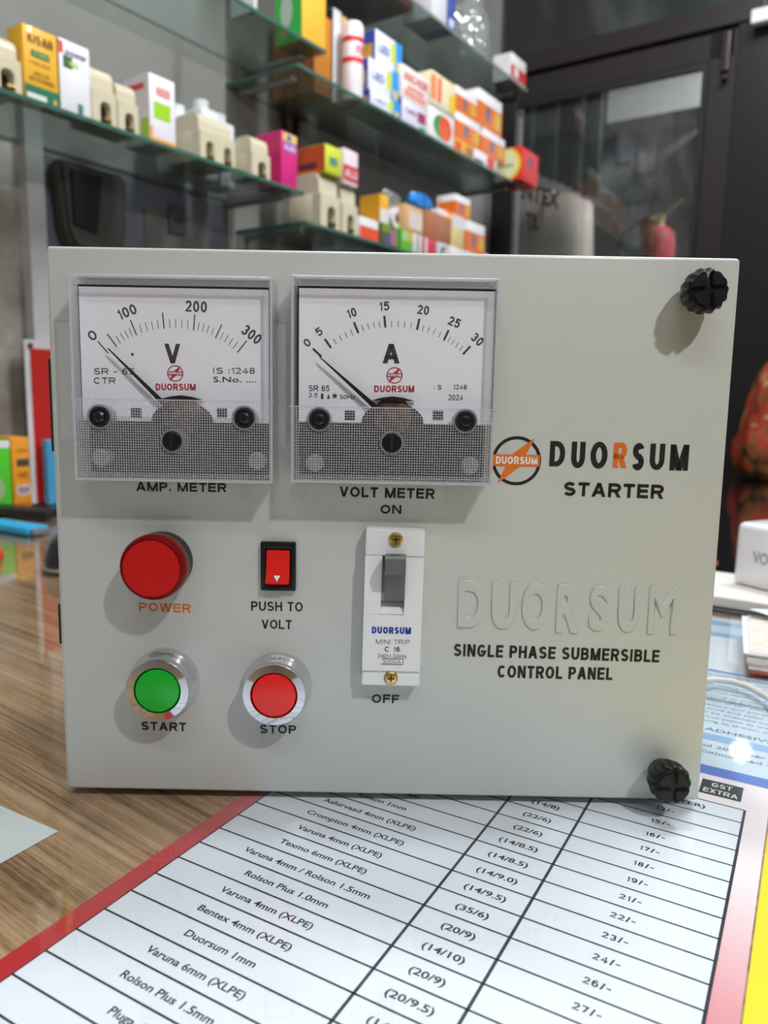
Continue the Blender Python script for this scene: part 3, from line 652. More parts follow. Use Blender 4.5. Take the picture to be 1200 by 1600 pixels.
# topmost far shelf D
carton(676, 700, -40, ZD, .07, (216, 214, 222), 'white carton on the topmost far shelf left of the blue one', z1=ZD+.08)
carton(701, 714, -40, ZD, .07, (58, 84, 160), 'deep blue narrow carton on the topmost far shelf', z1=ZD+.08, prints=((.2, .1, .8, .3, (200, 210, 235)),))
carton(801, 825, 40, ZD, .05, (232, 230, 228), 'white and red carton at the right end of the topmost shelf', prints=((0, .12, 1, .6, (202, 40, 52)), (.2, .2, .5, .55, (226, 220, 220))), side=(224, 220, 220), z1=ZD+.062)
carton(600, 670, -60, ZD, .12, (120, 26, 30), 'dark red carton lying deep on the topmost far shelf', w_=.93, u01=(1.20, 1.43), z1=ZD+.05)
# wall things under the near shelf
u0, z0 = hw(148, 300, 1.03)  # dark reflection built as a solid rounded block
bx = empty('reflection_block', RW(u0, 1.03, .418), ROOM_ROT, 'dark olive rounded block imitating a reflection under the near shelf', 'case')
DC = mat('dark_olive_tone', (66, 66, 60), .35)
B().prism([(-.048, -.02), (-.036, -.046), (.036, -.060), (.050, -.048), (.058, .0), (.060, .072), (-.056, .072)], 0, .034, .006).build('block_shell', DC, bx, True)
B().prism([(-.038, -.015), (.0, -.022), (.012, .06), (-.04, .06)], -.004, .001, .001).build('block_inset', MATTE_BLACK, bx, True)
u0, z0 = hw(275, 320, 1.06)
sp = empty('switch_plate', RW(u0, 1.06, z0-.035), ROOM_ROT, 'grey socket plate on the wall under the near shelf', 'switch plate')
B().box(-.062, .07, .002, .008, -.11, .022, .002).build('mounting_board', mat('plate_grey', (120, 118, 116), .5), sp)
B().box(-.017, .017, -.004, .0, -.012, .03, .002).build('cover_plate', mat('plate_dark', (84, 84, 84), .4), sp)
for k in (-.006, .006): B().box(k-.002, k+.002, -.005, -.0038, .006, .013).build('socket_hole', MATTE_BLACK, sp)
# bracket shadows built as dark brown arms under the long shelf
u0, z0 = hw(455, 190, 1.05)
bk = empty('bracket_shadow', RW(u0, 1.05, z0-.03), ROOM_ROT, 'dark brown forked shape imitating bracket shadows on the wall under the long shelf', 'shadow')
b = B(); b.box(-.02, .045, 0, .016, .045, .055, .001)
b.prism([(-.02, .05), (-.012, .05), (0, -.02), (-.008, -.02)], 0, .012, .001); b.prism([(.02, .05), (.032, .05), (.02, -.04), (.012, -.04)], 0, .012, .001)
b.build('shadow_arms', mat('dark_brown_shadow', (52, 34, 30), .5), bk)

# ============================================================ COUNTER
WOOD = wood_mat()
top = roombox('table_top', -1.2, .655, -1.3, 1.07, -.04, -.0036, WOOD, kind=None, label='brown wood-grain laminate counter top under glass', category='counter')
gl = roombox('glass_sheet', -1.2, .652, -1.3, 1.06, -.0028, 0, GLASS, kind=None, label='clear glass sheet covering the wooden counter top', category='glass')
DG = mat('dark_glass_top', (16, 14, 16), .06, var=.1, coat=.5)
roombox('dark_counter', .66, 2.04, -1.2, 1.06, -.05, -.001, DG, kind=None, label='glossy black glass-topped counter beyond the wooden one', category='counter', bev=.002)
roombox('black_cabinet', .68, 2.02, -1.18, 1.04, -.8, -.05, MATTE_BLACK, kind=None, label='black base cabinet under the glossy black counter', category='cabinet')
roombox('counter_base', -1.15, .64, -1.25, 1.05, -.8, -.04, mat('base_brown', (90, 66, 48), .5), kind=None, label='brown base cabinet under the wood-grain counter top', category='cabinet')

# ------------------------------------------------------------ price list sheet
sh = empty('price_list', (SO.x, SO.y, -.0035), SA, 'printed price list sheet with ruled rows and red side borders under the glass', 'sheet')
SX0, SX1, SY0, SY1 = -.0085, .1905, -.20, .1752
ROW = .01143; CB, CC, CR = .09152, .12259, .18164
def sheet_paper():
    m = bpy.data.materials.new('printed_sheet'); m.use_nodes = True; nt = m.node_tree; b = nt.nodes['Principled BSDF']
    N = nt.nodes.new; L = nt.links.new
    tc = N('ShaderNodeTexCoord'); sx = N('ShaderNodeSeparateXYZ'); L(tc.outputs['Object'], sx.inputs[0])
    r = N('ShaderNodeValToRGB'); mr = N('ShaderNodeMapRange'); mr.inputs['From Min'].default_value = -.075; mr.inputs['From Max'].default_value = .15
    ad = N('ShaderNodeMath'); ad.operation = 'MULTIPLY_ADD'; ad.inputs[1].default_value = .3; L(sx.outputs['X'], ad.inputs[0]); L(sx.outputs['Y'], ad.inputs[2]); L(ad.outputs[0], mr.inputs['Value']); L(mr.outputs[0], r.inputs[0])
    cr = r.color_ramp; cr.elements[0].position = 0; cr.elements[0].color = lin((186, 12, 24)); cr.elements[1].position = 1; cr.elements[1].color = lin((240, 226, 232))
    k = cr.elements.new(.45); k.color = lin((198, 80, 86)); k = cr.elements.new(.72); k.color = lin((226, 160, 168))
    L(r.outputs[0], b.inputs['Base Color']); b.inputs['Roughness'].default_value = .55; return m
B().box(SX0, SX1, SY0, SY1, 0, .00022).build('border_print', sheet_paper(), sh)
PAPER = mat('sheet_white', (226, 230, 240), .55, var=.015, scale=30)
B().box(0, CR, SY0, 13*ROW, .00022, .00030).build('table_ground', PAPER, sh)
ink = B(); Z0 = .00031
def hl(x0, y0, x1, y1, t):
    d = Vector((x1-x0, y1-y0)).normalized(); n = Vector((-d.y, d.x))*t/2
    ink.flat([(x0+n.x, y0+n.y), (x1+n.x, y1+n.y), (x1-n.x, y1-n.y), (x0-n.x, y0-n.y)], Z0, 'z')
for i in range(-13, 16): hl(0, -i*ROW, CR, -i*ROW, .0008)
for x, t in ((0, .0006), (CB, .0011), (CC, .0011), (CR, .0011)): hl(x, SY0, x, 13*ROW, t)
ink.build('ruled_lines', SHEET_INK, sh)
c1 = {-12: 'CABLE NAME', -11: 'Bentex 1mm', -10: 'Pluga 1mm', -9: 'Texmo 1mm', -8: 'Crompton 1mm', -7: 'Varuna 1mm', -6: 'Rolson 1mm', -5: 'Ashirvaad 4mm (XLPE)', -4: 'Crompton 4mm (XLPE)', -3: 'Varuna 4mm (XLPE)', -2: 'Texmo 6mm (XLPE)', -1: 'Varuna 4mm / Rolson 1.5mm', 0: 'Rolson Plus 1.0mm', 1: 'Varuna 4mm (XLPE)', 2: 'Bentex 4mm (XLPE)', 3: 'Duorsum 1mm', 4: 'Varuna 6mm (XLPE)', 5: 'Rolson Plus 1.5mm', 6: 'Pluga 4mm', 7: 'Rolson 2.5mm'}
c2 = {-9: '(14/8)', -8: '(22/6)', -7: '(22/6)', -6: '(14/8.5)', -5: '(14/8.5)', -4: '(14/9.0)', -3: '(14/9.5)', -2: '(35/6)', -1: '(20/9)', 0: '(14/10)', 1: '(20/9)', 2: '(20/9.5)', 3: '(14/10)'}
c3 = {-12: '(PER METER)', -11: '13/-', -10: '15/-', -9: '16/-', -8: '17/-', -7: '18/-', -6: '19/-', -5: '21/-', -4: '22/-', -3: '23/-', -2: '24/-', -1: '26/-', 0: '27/-', 1: '28/-', 2: '30/-'}
def sheet_text(s, cx, row, h=.0031, wscale=1.18, name='lettering', par=None, bold=.018, xoff=0):
    V, Fc, x0, x1, y0, y1 = text_raw(s, bold); k = h/.73
    if all(c in STROKE for c in s):
        W = sum(STROKE[c][0]+.13 for c in s)*h*1.25; VV, Fc = stroke_text(s, W, h, h*.2)
        return link(name, me_from([(cx+v.x-W/2, -row*ROW+ROW*.5-h/2+v.y, Z0+.00002) for v in VV], Fc), SHEET_INK, par or sh)
    W = (x1-x0)*k*wscale; yb = -row*ROW+ROW*.5-h/2 if name == 'lettering' else 0
    out = [(cx+xoff+(v.x-x0)*k*wscale-W/2, yb+v.y*k, Z0+.00002) for v in V]
    return link(name, me_from(out, Fc), SHEET_INK, par or sh)
for i, s in c1.items(): sheet_text(s, CB*.5, i, h=.0030, wscale=1.14, bold=.022)
for i, s in c2.items(): sheet_text(s, (CB+CC)/2, i, h=.0030, wscale=1.25, bold=.024)
for i, s in c3.items(): sheet_text(s, (CC+CR)/2, i, h=.0030, wscale=1.3, bold=.03)
B().box(.1622, .1795, .1553, .1694, .00023, .00033).build('black_patch', mat('patch_black', (44, 50, 52), .5), sh)
for s, y in (('GST', .1634), ('EXTRA', .1570)):
    W = .0085 if s == 'GST' else .0142; V, Fc = stroke_text(s, W, .0040, .0006)
    link('lettering', me_from([(.17085+v.x-W/2, y+v.y, .00036) for v in V], Fc), WHITE_INK, sh)
# other sheets under the glass
ye = B().box(.0, .09, -.12, .16, 0, .0002).build('yellow_sheet', mat('yellow_paper', (240, 220, 20), .5, var=.02), None, loc=SO+E1*.1912-Vector((0, 0, .0005)), rot=(0, 0, SA+.0))
tag(ye, 'plain bright yellow sheet at the lower right under the glass', 'sheet')
br = empty('brochure', SO+E1*.09+E2*.1757-Vector((0, 0, .0005)), SA-.012, 'pale blue printed brochure sheet with a blue band right of the panel under the glass', 'sheet')
B().box(0, .26, 0, .285, 0, .0002).build('brochure_paper', mat('brochure_paper', (206, 220, 234), .5, var=.04, scale=14), br)
BB = mat('brochure_blue', (92, 122, 200), .5); BL = mat('brochure_light_blue', (150, 184, 224), .5); BW = mat('brochure_white', (228, 232, 238), .5); BG = mat('brochure_grey_text', (126, 134, 146), .6)
def bpatch(x0, y0, x1, y1, m, z=.0003, name='printed_band'): return B().flat([(x0, y0), (x1, y0), (x1, y1), (x0, y1)], z, 'z').build(name, m, br)
bpatch(0, .0, .26, .0095, BB); bpatch(0, .040, .26, .048, BL); bpatch(0, .15, .26, .153, BB); bpatch(0, .152, .26, .23, BW, .00028)
bpatch(0, .232, .26, .242, BL); bpatch(0, .262, .26, .275, BL, .0003); bpatch(.1, .262, .26, .27, BB, .00032)
bpatch(0, .098, .26, .1005, BG)
tx = [(.052, 'INSULATION ADHESIVE TAPE', .0042), (.031, 'Length - 8 Meter and 20 Meter Roll', .0034), (.0235, 'Tape - Provisional Colour Red Green', .0034)]
for y, s, h in tx:
    V, Fc, x0, x1, y0, y1 = text_raw(s, .01); k = h/.73
    link('lettering', me_from([(.02+(v.x-x0)*k*1.3, y+v.y*k, .00034) for v in V], Fc), BG, br)
dum = ['material quality and packing as shown on sheet', 'rates subject to change and stock at the counter', 'all goods once sold shall be checked by buyer', 'electrical tape for wire joint and cable work', 'submersible pump accessory and panel spares', 'prices per roll include box of ten pieces each', 'terms and conditions apply to every order']
for i, s in enumerate(dum):
    for yy in (.064+i*.0062, .105+i*.0062):
        V, Fc, x0, x1, y0, y1 = text_raw(s, .0); k = .0028/.73
        link('lettering', me_from([(.015+(v.x-x0)*k*1.3, yy+v.y*k, .00034) for v in V], Fc), BG, br)
wp = B().box(-.2, 0, -.15, 0, 0, .00012, .0).build('blank_paper', mat('blank_paper', (214, 220, 220), .55, var=.03, scale=20), None, loc=SO+E1*(-.0527)+E2*(-.0117)-Vector((0, 0, .0004)), rot=(0, 0, SA))
tag(wp, 'blank white paper corner at the lower left under the glass', 'paper')

# ------------------------------------------------------------ things on the counter, right side
p = hz(1137, 925)
sc_ = empty('desk_pad', RW(.672, 0, -.0008), ROOM_ROT, 'white paper pad lying under the white charger', 'paper pad')
pu = p.dot(UD); pw = p.dot(WD)
B().box(.0, .10, pw-.25, pw+.03, 0, .009, .001).build('pad_sheets', mat('pad_white', (226, 220, 214), .6), sc_)
vc = empty('charger', RW(pu+.0, pw-.002, .0084), ROOM_ROT-.45, 'white rounded power adapter with embossed grey lettering on the pad', 'charger')
WGL = mat('gloss_white_plastic', (240, 240, 242), .25, var=.01, coat=.4)
B().box(0, .04, -.058, 0, 0, .056, .006, 4).build('adapter_body', WGL, vc, True)
B().box(.012, .018, -.05, -.026, .0555, .0563, .0004).build('usb_slot', mat('slot_grey', (120, 120, 120), .5), vc)
V, Fc, x0, x1, y0, y1 = text_raw('VOOC', .03); k = .010/.73
link('lettering', me_from([(-.0004, -.019-(v.x-x0)*k*.72, .023+v.y*k) for v in V], Fc), mat('emboss_grey', (170, 168, 168), .5), vc)
p = hz(1175, 958, .0)
o = B().box(0, .08, -.002, .05, 0, .0004).build('loose_slip', PAPER, None)
o.location = hz(1172, 952, .02)+Vector((.0, 0, 0)); o.rotation_euler = (math.radians(-12), math.radians(8), -.75); tag(o, 'loose white slip tilted at the right edge in front of the charger', 'paper')
p = hz(1167, 1052, 0)
nb = empty('receipt_book', (p.x+.001, p.y, .0), -.42, 'thick receipt book with reddish back cover lying on the brochure', 'book')
B().box(0, .12, 0, .09, 0, .0022, .0006).build('back_cover', mat('cover_red', (176, 84, 66), .6), nb)
pgm = mat('page_edges', (216, 206, 196), .7, var=.1, scale=200)
for i, (dx, t) in enumerate(((.0006, .004), (-.0008, .004), (.0004, .0035))):
    z0 = .0023+[0, .0042, .0084][i]; B().box(dx-.001, .12, dx, .09, z0, z0+t, .0003).build('page_block', pgm, nb)
B().box(-.004, .12, -.001, .09, .0122, .0135, .0003).build('top_page', PAPER, nb)
pts = [(1060, 1066), (1100, 1063), (1122, 1062), (1145, 1065), (1170, 1073), (1200, 1090), (1240, 1125)]
o = B().tube([hz(x, y, .002) for x, y in pts], .0019, 12).build('charging_cable', mat('cable_white', (206, 206, 200), .4), None, True)
tag(o, 'pale grey charging cable curving over the brochure', 'cable')
# patterned cloth pouch on the dark counter
p = hz(1195, 752, 0)
n = bmesh.new(); bmesh.ops.create_cube(n, size=1); bmesh.ops.subdivide_edges(n, edges=n.edges[:], cuts=15, use_grid_fill=True)
for v in n.verts:
    x, y, z = v.co; s_ = 1-.42*max(0, z+.5)**1.5; r_ = 1-.25*abs(z*2)**5
    v.co = Vector((x*.2*s_*r_+.010*noise.noise(Vector((x*9, y*9, z*5))), y*.12*s_*r_+.014*noise.noise(Vector((x*8, y*7, z*6+3))), (z+.5)*.25+.012*noise.noise(Vector((x*9, y*5, 4)))*(z+.5)))
me = bpy.data.meshes.new('pouch'); n.to_mesh(me); n.free()
for q in me.polygons: q.use_smooth = True
def pouch_mat():
    m = bpy.data.materials.new('patterned_cloth'); m.use_nodes = True; nt = m.node_tree; b = nt.nodes['Principled BSDF']; N = nt.nodes.new; L = nt.links.new
    tc = N('ShaderNodeTexCoord'); v = N('ShaderNodeTexNoise'); v.inputs['Scale'].default_value = 14; v.inputs['Distortion'].default_value = 1.2; L(tc.outputs['Object'], v.inputs['Vector'])
    r = N('ShaderNodeValToRGB'); L(v.outputs['Fac'], r.inputs[0]); cr = r.color_ramp; cr.interpolation = 'EASE'
    cr.elements[0].position = .3; cr.elements[0].color = lin((58, 26, 16)); cr.elements[1].position = .72; cr.elements[1].color = lin((190, 170, 140))
    for q, c in ((.40, (128, 78, 30)), (.47, (170, 52, 22)), (.56, (150, 44, 22)), (.64, (160, 96, 50))): k = cr.elements.new(q); k.color = lin(c)
    L(r.outputs[0], b.inputs['Base Color']); b.inputs['Roughness'].default_value = .75; return m
po = link('cloth_pouch', me, pouch_mat(), None, (p.x+.07, p.y+.06, .004), (0, 0, -.2)); tag(po, 'orange and brown patterned cloth pouch standing on the black counter', 'pouch')
p = hz(1122, 893, .0)
o = B().lathe([(0, 0), (.006, .0005), (.008, .004), (.006, .008), (0, .0095)], 20, axis='z').build('red_cap', mat('cap_red', (170, 84, 60), .4), None, True, loc=(p.x, p.y+.02, .0)); tag(o, 'small reddish bottle cap behind the paper pad', 'cap')

# ------------------------------------------------------------ things on the counter, left side
def wallthing(xL, xR, yb, yt, w_): u0 = hw(xL, yb, w_)[0]; u1 = hw(xR, yb, w_)[0]; return u0, u1, hw(xR, yt, w_)[1]
carton(-30, 15, 690, .0, .04, (76, 196, 40), 'bright green carton with white top standing at the foot of the left wall', prints=((0, .9, 1, 1, (226, 224, 230)), (.0, .15, .75, .5, (150, 170, 130), 'o')), w_=1.02)
carton(16, 45, 684, .0, .045, (226, 150, 28), 'amber carton with black label standing at the foot of the left wall', w_=1.022, prints=((.25, .6, .95, .7, (70, 60, 50)), (.2, .2, .95, .34, (214, 190, 190)), (.3, .8, .9, .84, (200, 120, 20)), (.2, .05, .9, .1, (190, 100, 20))), texts=(('PUMP', .3, .45, .85, .07, (190, 110, 20)), ('ISO', .3, .23, .85, .09, (120, 80, 110))))
ban = empty('banner', RW(hw(44, 600, 1.062)[0], 1.062, .0), ROOM_ROT, 'tall red banner with white border nailed to the left wall', 'banner')
ua = hw(37, 530, 1.05)[0]; ub = ua+.34; zt = hw(37, 530, 1.05)[1]; ban.location = RW(ua, 1.050, .002); ured = hw(50, 620, 1.05)[0]-ua
B().box(0, ub-ua, 0, .002, 0, zt-.002, .0004).build('banner_sheet', mat('banner_white', (206, 202, 206), .5), ban)
B().box(ured, ub-ua-.022, -.001, 0, .0, zt-.014).build('red_field', mat('banner_red', (186, 30, 22), .4), ban)
B().lathe([(0, 0), (.004, 0), (.0035, .003), (0, .0035)], 14, c=(.009, 0, zt-.010)).build('nail_head', mat('nail_brown', (70, 50, 40), .5), ban)
u0 = hw(72, 690, 1.03)[0]; z1 = hw(72, 688, 1.03)[1]
o = B().box(0, .05, 0, .012, 0, z1, .002).build('blue_folder', mat('folder_blue', (70, 150, 200), .4), None, loc=RW(u0, 1.03, .0005), rot=(0, 0, ROOM_ROT)); tag(o, 'sky blue folder standing in front of the red banner', 'folder')
p0 = hz(-40, 803); p1 = hz(76, 812)
o = B().box(0, (p1-p0).length, -.005, .03, 0, .011, .004).build('black_bar', MATTE_BLACK, None, loc=(p0.x, p0.y, .0005), rot=(0, 0, math.atan2(p1.y-p0.y, p1.x-p0.x))); tag(o, 'long black plastic bar lying at the foot of the banner', 'bar')
p0 = hz(-30, 826); p1 = hz(42, 838)
bc = empty('cutter_knife', (p0.x, p0.y, .0005), math.atan2(p1.y-p0.y, p1.x-p0.x), 'bright blue cutter handle lying on the counter at the left', 'cutter')
B().box(0, (p1-p0).length, 0, .03, 0, .009, .003).build('handle', mat('cutter_blue', (30, 164, 214), .35), bc, True)
B().box((p1-p0).length-.002, (p1-p0).length+.006, .004, .026, .001, .007, .001).build('end_cap', mat('cap_grey', (110, 120, 124), .4), bc)
for x, y, lb in ((3, 803, 'small red plastic cap beside the blue cutter handle'), (2, 874, 'small red plastic cap at the left edge of the picture, nearer one')):
    p = hz(x, y)
    o = B().lathe([(0, 0), (.009, 0), (.01, .003), (.008, .009), (.004, .012), (0, .012)], 20, axis='z').build('red_cap', mat('glossy_red_cap', (206, 40, 34), .3), None, True, loc=(p.x-.008, p.y, .0003)); tag(o, lb, 'cap', 'red plastic caps')
# computer mouse
p = hz(52, 893)
n = bmesh.new(); bmesh.ops.create_uvsphere(n, u_segments=32, v_segments=20, radius=1)
for v in n.verts:
    x, y, z = v.co
    v.co = Vector((x*.032*(1+.12*y), y*.054, max(z, -.28)*.030*(1-.12*y)+.0084+.0005))
me = bpy.data.meshes.new('mouse'); n.to_mesh(me); n.free()
for q in me.polygons: q.use_smooth = True
ms = empty('computer_mouse', (p.x+.034, p.y+.045, .0), -.25, 'black glossy computer mouse half hidden behind the panel', 'mouse')
link('mouse_shell', me, mat('mouse_black', (36, 38, 44), .22, coat=.4), ms)
B().lathe([(.95, 0), (1.0, .0015), (1.0, .003), (.96, .004)], 40, axis='z').build('grey_band', mat('mouse_grey', (150, 140, 130), .4), ms, True).scale = (.0325, .0545, 1.0)
B().box(-.003, .003, .026, .04, .022, .033, .002).build('scroll_wheel', MATTE_BLACK, ms)

# ============================================================ CONTROL PANEL
cp = bpy.data.objects.new('control_panel', None); COL.objects.link(cp)
cm = Matrix((PX_, PY, PZ)).transposed().to_4x4(); cm.translation = PO; cp.matrix_world = cm
tag(cp, 'grey metal pump starter control panel with two meters and push buttons standing on the glass', 'control panel')
HWD, HT = .135, .22407
def loop_door():
    b = B(); b.box(-HWD, HWD, 0, .0030, 0, HT, .0014, 4)
    n = b
    n.box(-HWD, -HWD+.0012, .0006, .012, .0008, HT-.0008); n.box(HWD-.0012, HWD, .0006, .012, .0008, HT-.0008)
    n.box(-HWD, HWD, .0006, .012, .0008, .002); n.box(-HWD, HWD, .0006, .012, HT-.002, HT-.0008)
    return b
dr = loop_door().build('door_panel', PAINT, cp, True)
B().box(-HWD+.006, HWD-.006, .0125, .12, .0035, HT-.003, .002).build('enclosure_body', BODY_PAINT, cp, True)
B().box(-HWD+.003, HWD-.003, .0108, .0127, .003, HT-.003, .0005).build('rubber_seal', MATTE_BLACK, cp)
for y0, y1 in ((560, 706), (946, 1008)):
    a = pl(92, y0); c = pl(92, y1)
    B().box(-HWD-.0016, -HWD-.0004, .0015, .006, c[1], a[1], .0003).build('hinge_strip', mat('hinge_dark', (44, 50, 46), .4), cp)
# pressed lettering in the sheet
emb = [('D', 714, 759, 906, 981), ('U', 766, 808, 909, 983), ('O', 813, 858, 910, 984), ('R', 867, 908, 913, 989), ('S', 918, 953, 914, 986), ('U', 963, 1002, 916, 988), ('M', 1010, 1061, 917, 991)]
for ch, x0, x1, yt, yb in emb:
    c = bpy.data.curves.new('t', 'FONT'); c.body = ch; c.extrude = .004; c.bevel_depth = .035; c.bevel_resolution = 3; c.resolution_u = 5; c.offset = .014 if ch != 'M' else -.005
    o = bpy.data.objects.new('t', c); COL.objects.link(o); me = bpy.data.meshes.new_from_object(o.evaluated_get(bpy.context.evaluated_depsgraph_get()))
    bpy.data.objects.remove(o)
    vs = [v.co.copy() for v in me.vertices]; X0 = min(v.x for v in vs); X1 = max(v.x for v in vs); Y0 = min(v.y for v in vs); Y1 = max(v.y for v in vs)
    A = pl(x0, yb); Bq = pl(x1, yt)
    for v in me.vertices:
        q = v.co.copy(); v.co = Vector((A[0]+(q.x-X0)/(X1-X0)*(Bq[0]-A[0]), -max(q.z, -.001)*.021, A[1]+(q.y-Y0)/(Y1-Y0)*(Bq[1]-A[1])))
    for q in me.polygons: q.use_smooth = True
    link('pressed_letter', me, PAINT, cp)
# printed lettering
T_ = lambda s, a, b, h, **k: panel_text(s, a, b, h, parent=cp, **k)
T_('AMP. METER', (213, 767), (354, 769), 14, bold=.035)
T_('VOLT METER', (530.5, 776), (679, 779.5), 16, bold=.035)
T_('ON', (594.5, 802.5), (627, 803), 14, bold=.035)
T_('OFF', (581, 1098), (623.5, 1099), 14, bold=.035)
T_('PUSH TO', (392.5, 954), (473, 955.5), 15, bold=.02)
T_('VOLT', (409, 982), (456, 983), 14.5, bold=.02)
T_('POWER', (217.5, 955), (298.5, 957.5), 14, bold=.03, m=ORANGE_INK)
T_('START', (221, 1140.5), (291, 1142.5), 14, bold=.035)
T_('STOP', (406, 1145.5), (463, 1146.5), 14, bold=.035)
T_('STARTER', (880, 774.5), (1036, 779.5), 22, bold=.04)
T_('SINGLE PHASE SUBMERSIBLE', (708.5, 1025), (1029.5, 1035), 20, bold=.03)
T_('CONTROL PANEL', (777, 1058.5), (956.5, 1062.5), 20, bold=.03)
for ch, x0, x1, yt, yb, m_ in (('D', 858, 882, 689, 728.5, BLACK_INK), ('U', 891.5, 913, 690, 731, BLACK_INK), ('O', 921.5, 948, 690, 732, BLACK_INK), ('R', 957, 978, 691.5, 731, ORANGE_INK), ('S', 986.5, 1005, 692, 734.5, BLACK_INK), ('U', 1014, 1037, 693, 734, BLACK_INK), ('M', 1045.5, 1074.5, 694.5, 735, BLACK_INK)):
    T_(ch, (x0, yb), (x1, yb+.5), yb-yt, bold=.03, m=m_, fit_all=True)
def emblem(cx, cy, r, d, org, parent, ring_m, bolt_m, text_m, txt, ring=.13):
    """round emblem: ring, slanting bolt, band with lettering. pixel centre and radius"""
    c = pl(cx, cy, d); rr = pl(cx+r, cy, d)[0]-c[0]; c = (c[0]-org[0], c[1]-org[1])
    b = B(); n = 48; y = -d-.0001
    for k in range(n):
        a0, a1 = 2*math.pi*k/n, 2*math.pi*(k+1)/n
        b.flat([(c[0]+rr*math.cos(a0), c[1]+rr*math.sin(a0)), (c[0]+rr*math.cos(a1), c[1]+rr*math.sin(a1)), (c[0]+rr*(1-ring)*math.cos(a1), c[1]+rr*(1-ring)*math.sin(a1)), (c[0]+rr*(1-ring)*math.cos(a0), c[1]+rr*(1-ring)*math.sin(a0))], y)
    b.build('emblem_ring', ring_m, parent)
    q = lambda pts: [(c[0]+x*rr, c[1]+z*rr) for x, z in pts]
    b = B(); b.flat(q([(.72, .95), (-.22, .24), (.36, .24)]), y-.00006); b.flat(q([(-.75, -.95), (.18, -.2), (-.42, -.2)]), y-.00006)
    b.flat(q([(-.95, .25), (.95, .25), (.95, -.22), (-.95, -.22)]), y-.00008); b.build('emblem_bolt', bolt_m, parent)
    v, f = text_mesh(txt, (c[0]-.84*rr, c[1]-.13*rr), (c[0]+.84*rr, c[1]-.13*rr), .30*rr, .03)
    link('lettering', me_from([(x, y-.00013, z) for x, z in v], f), text_m, parent)
emblem(807, 720, 38.5, 0, (0, 0), cp, BLACK_INK, ORANGE_INK, WHITE_INK, 'DUORSUM')

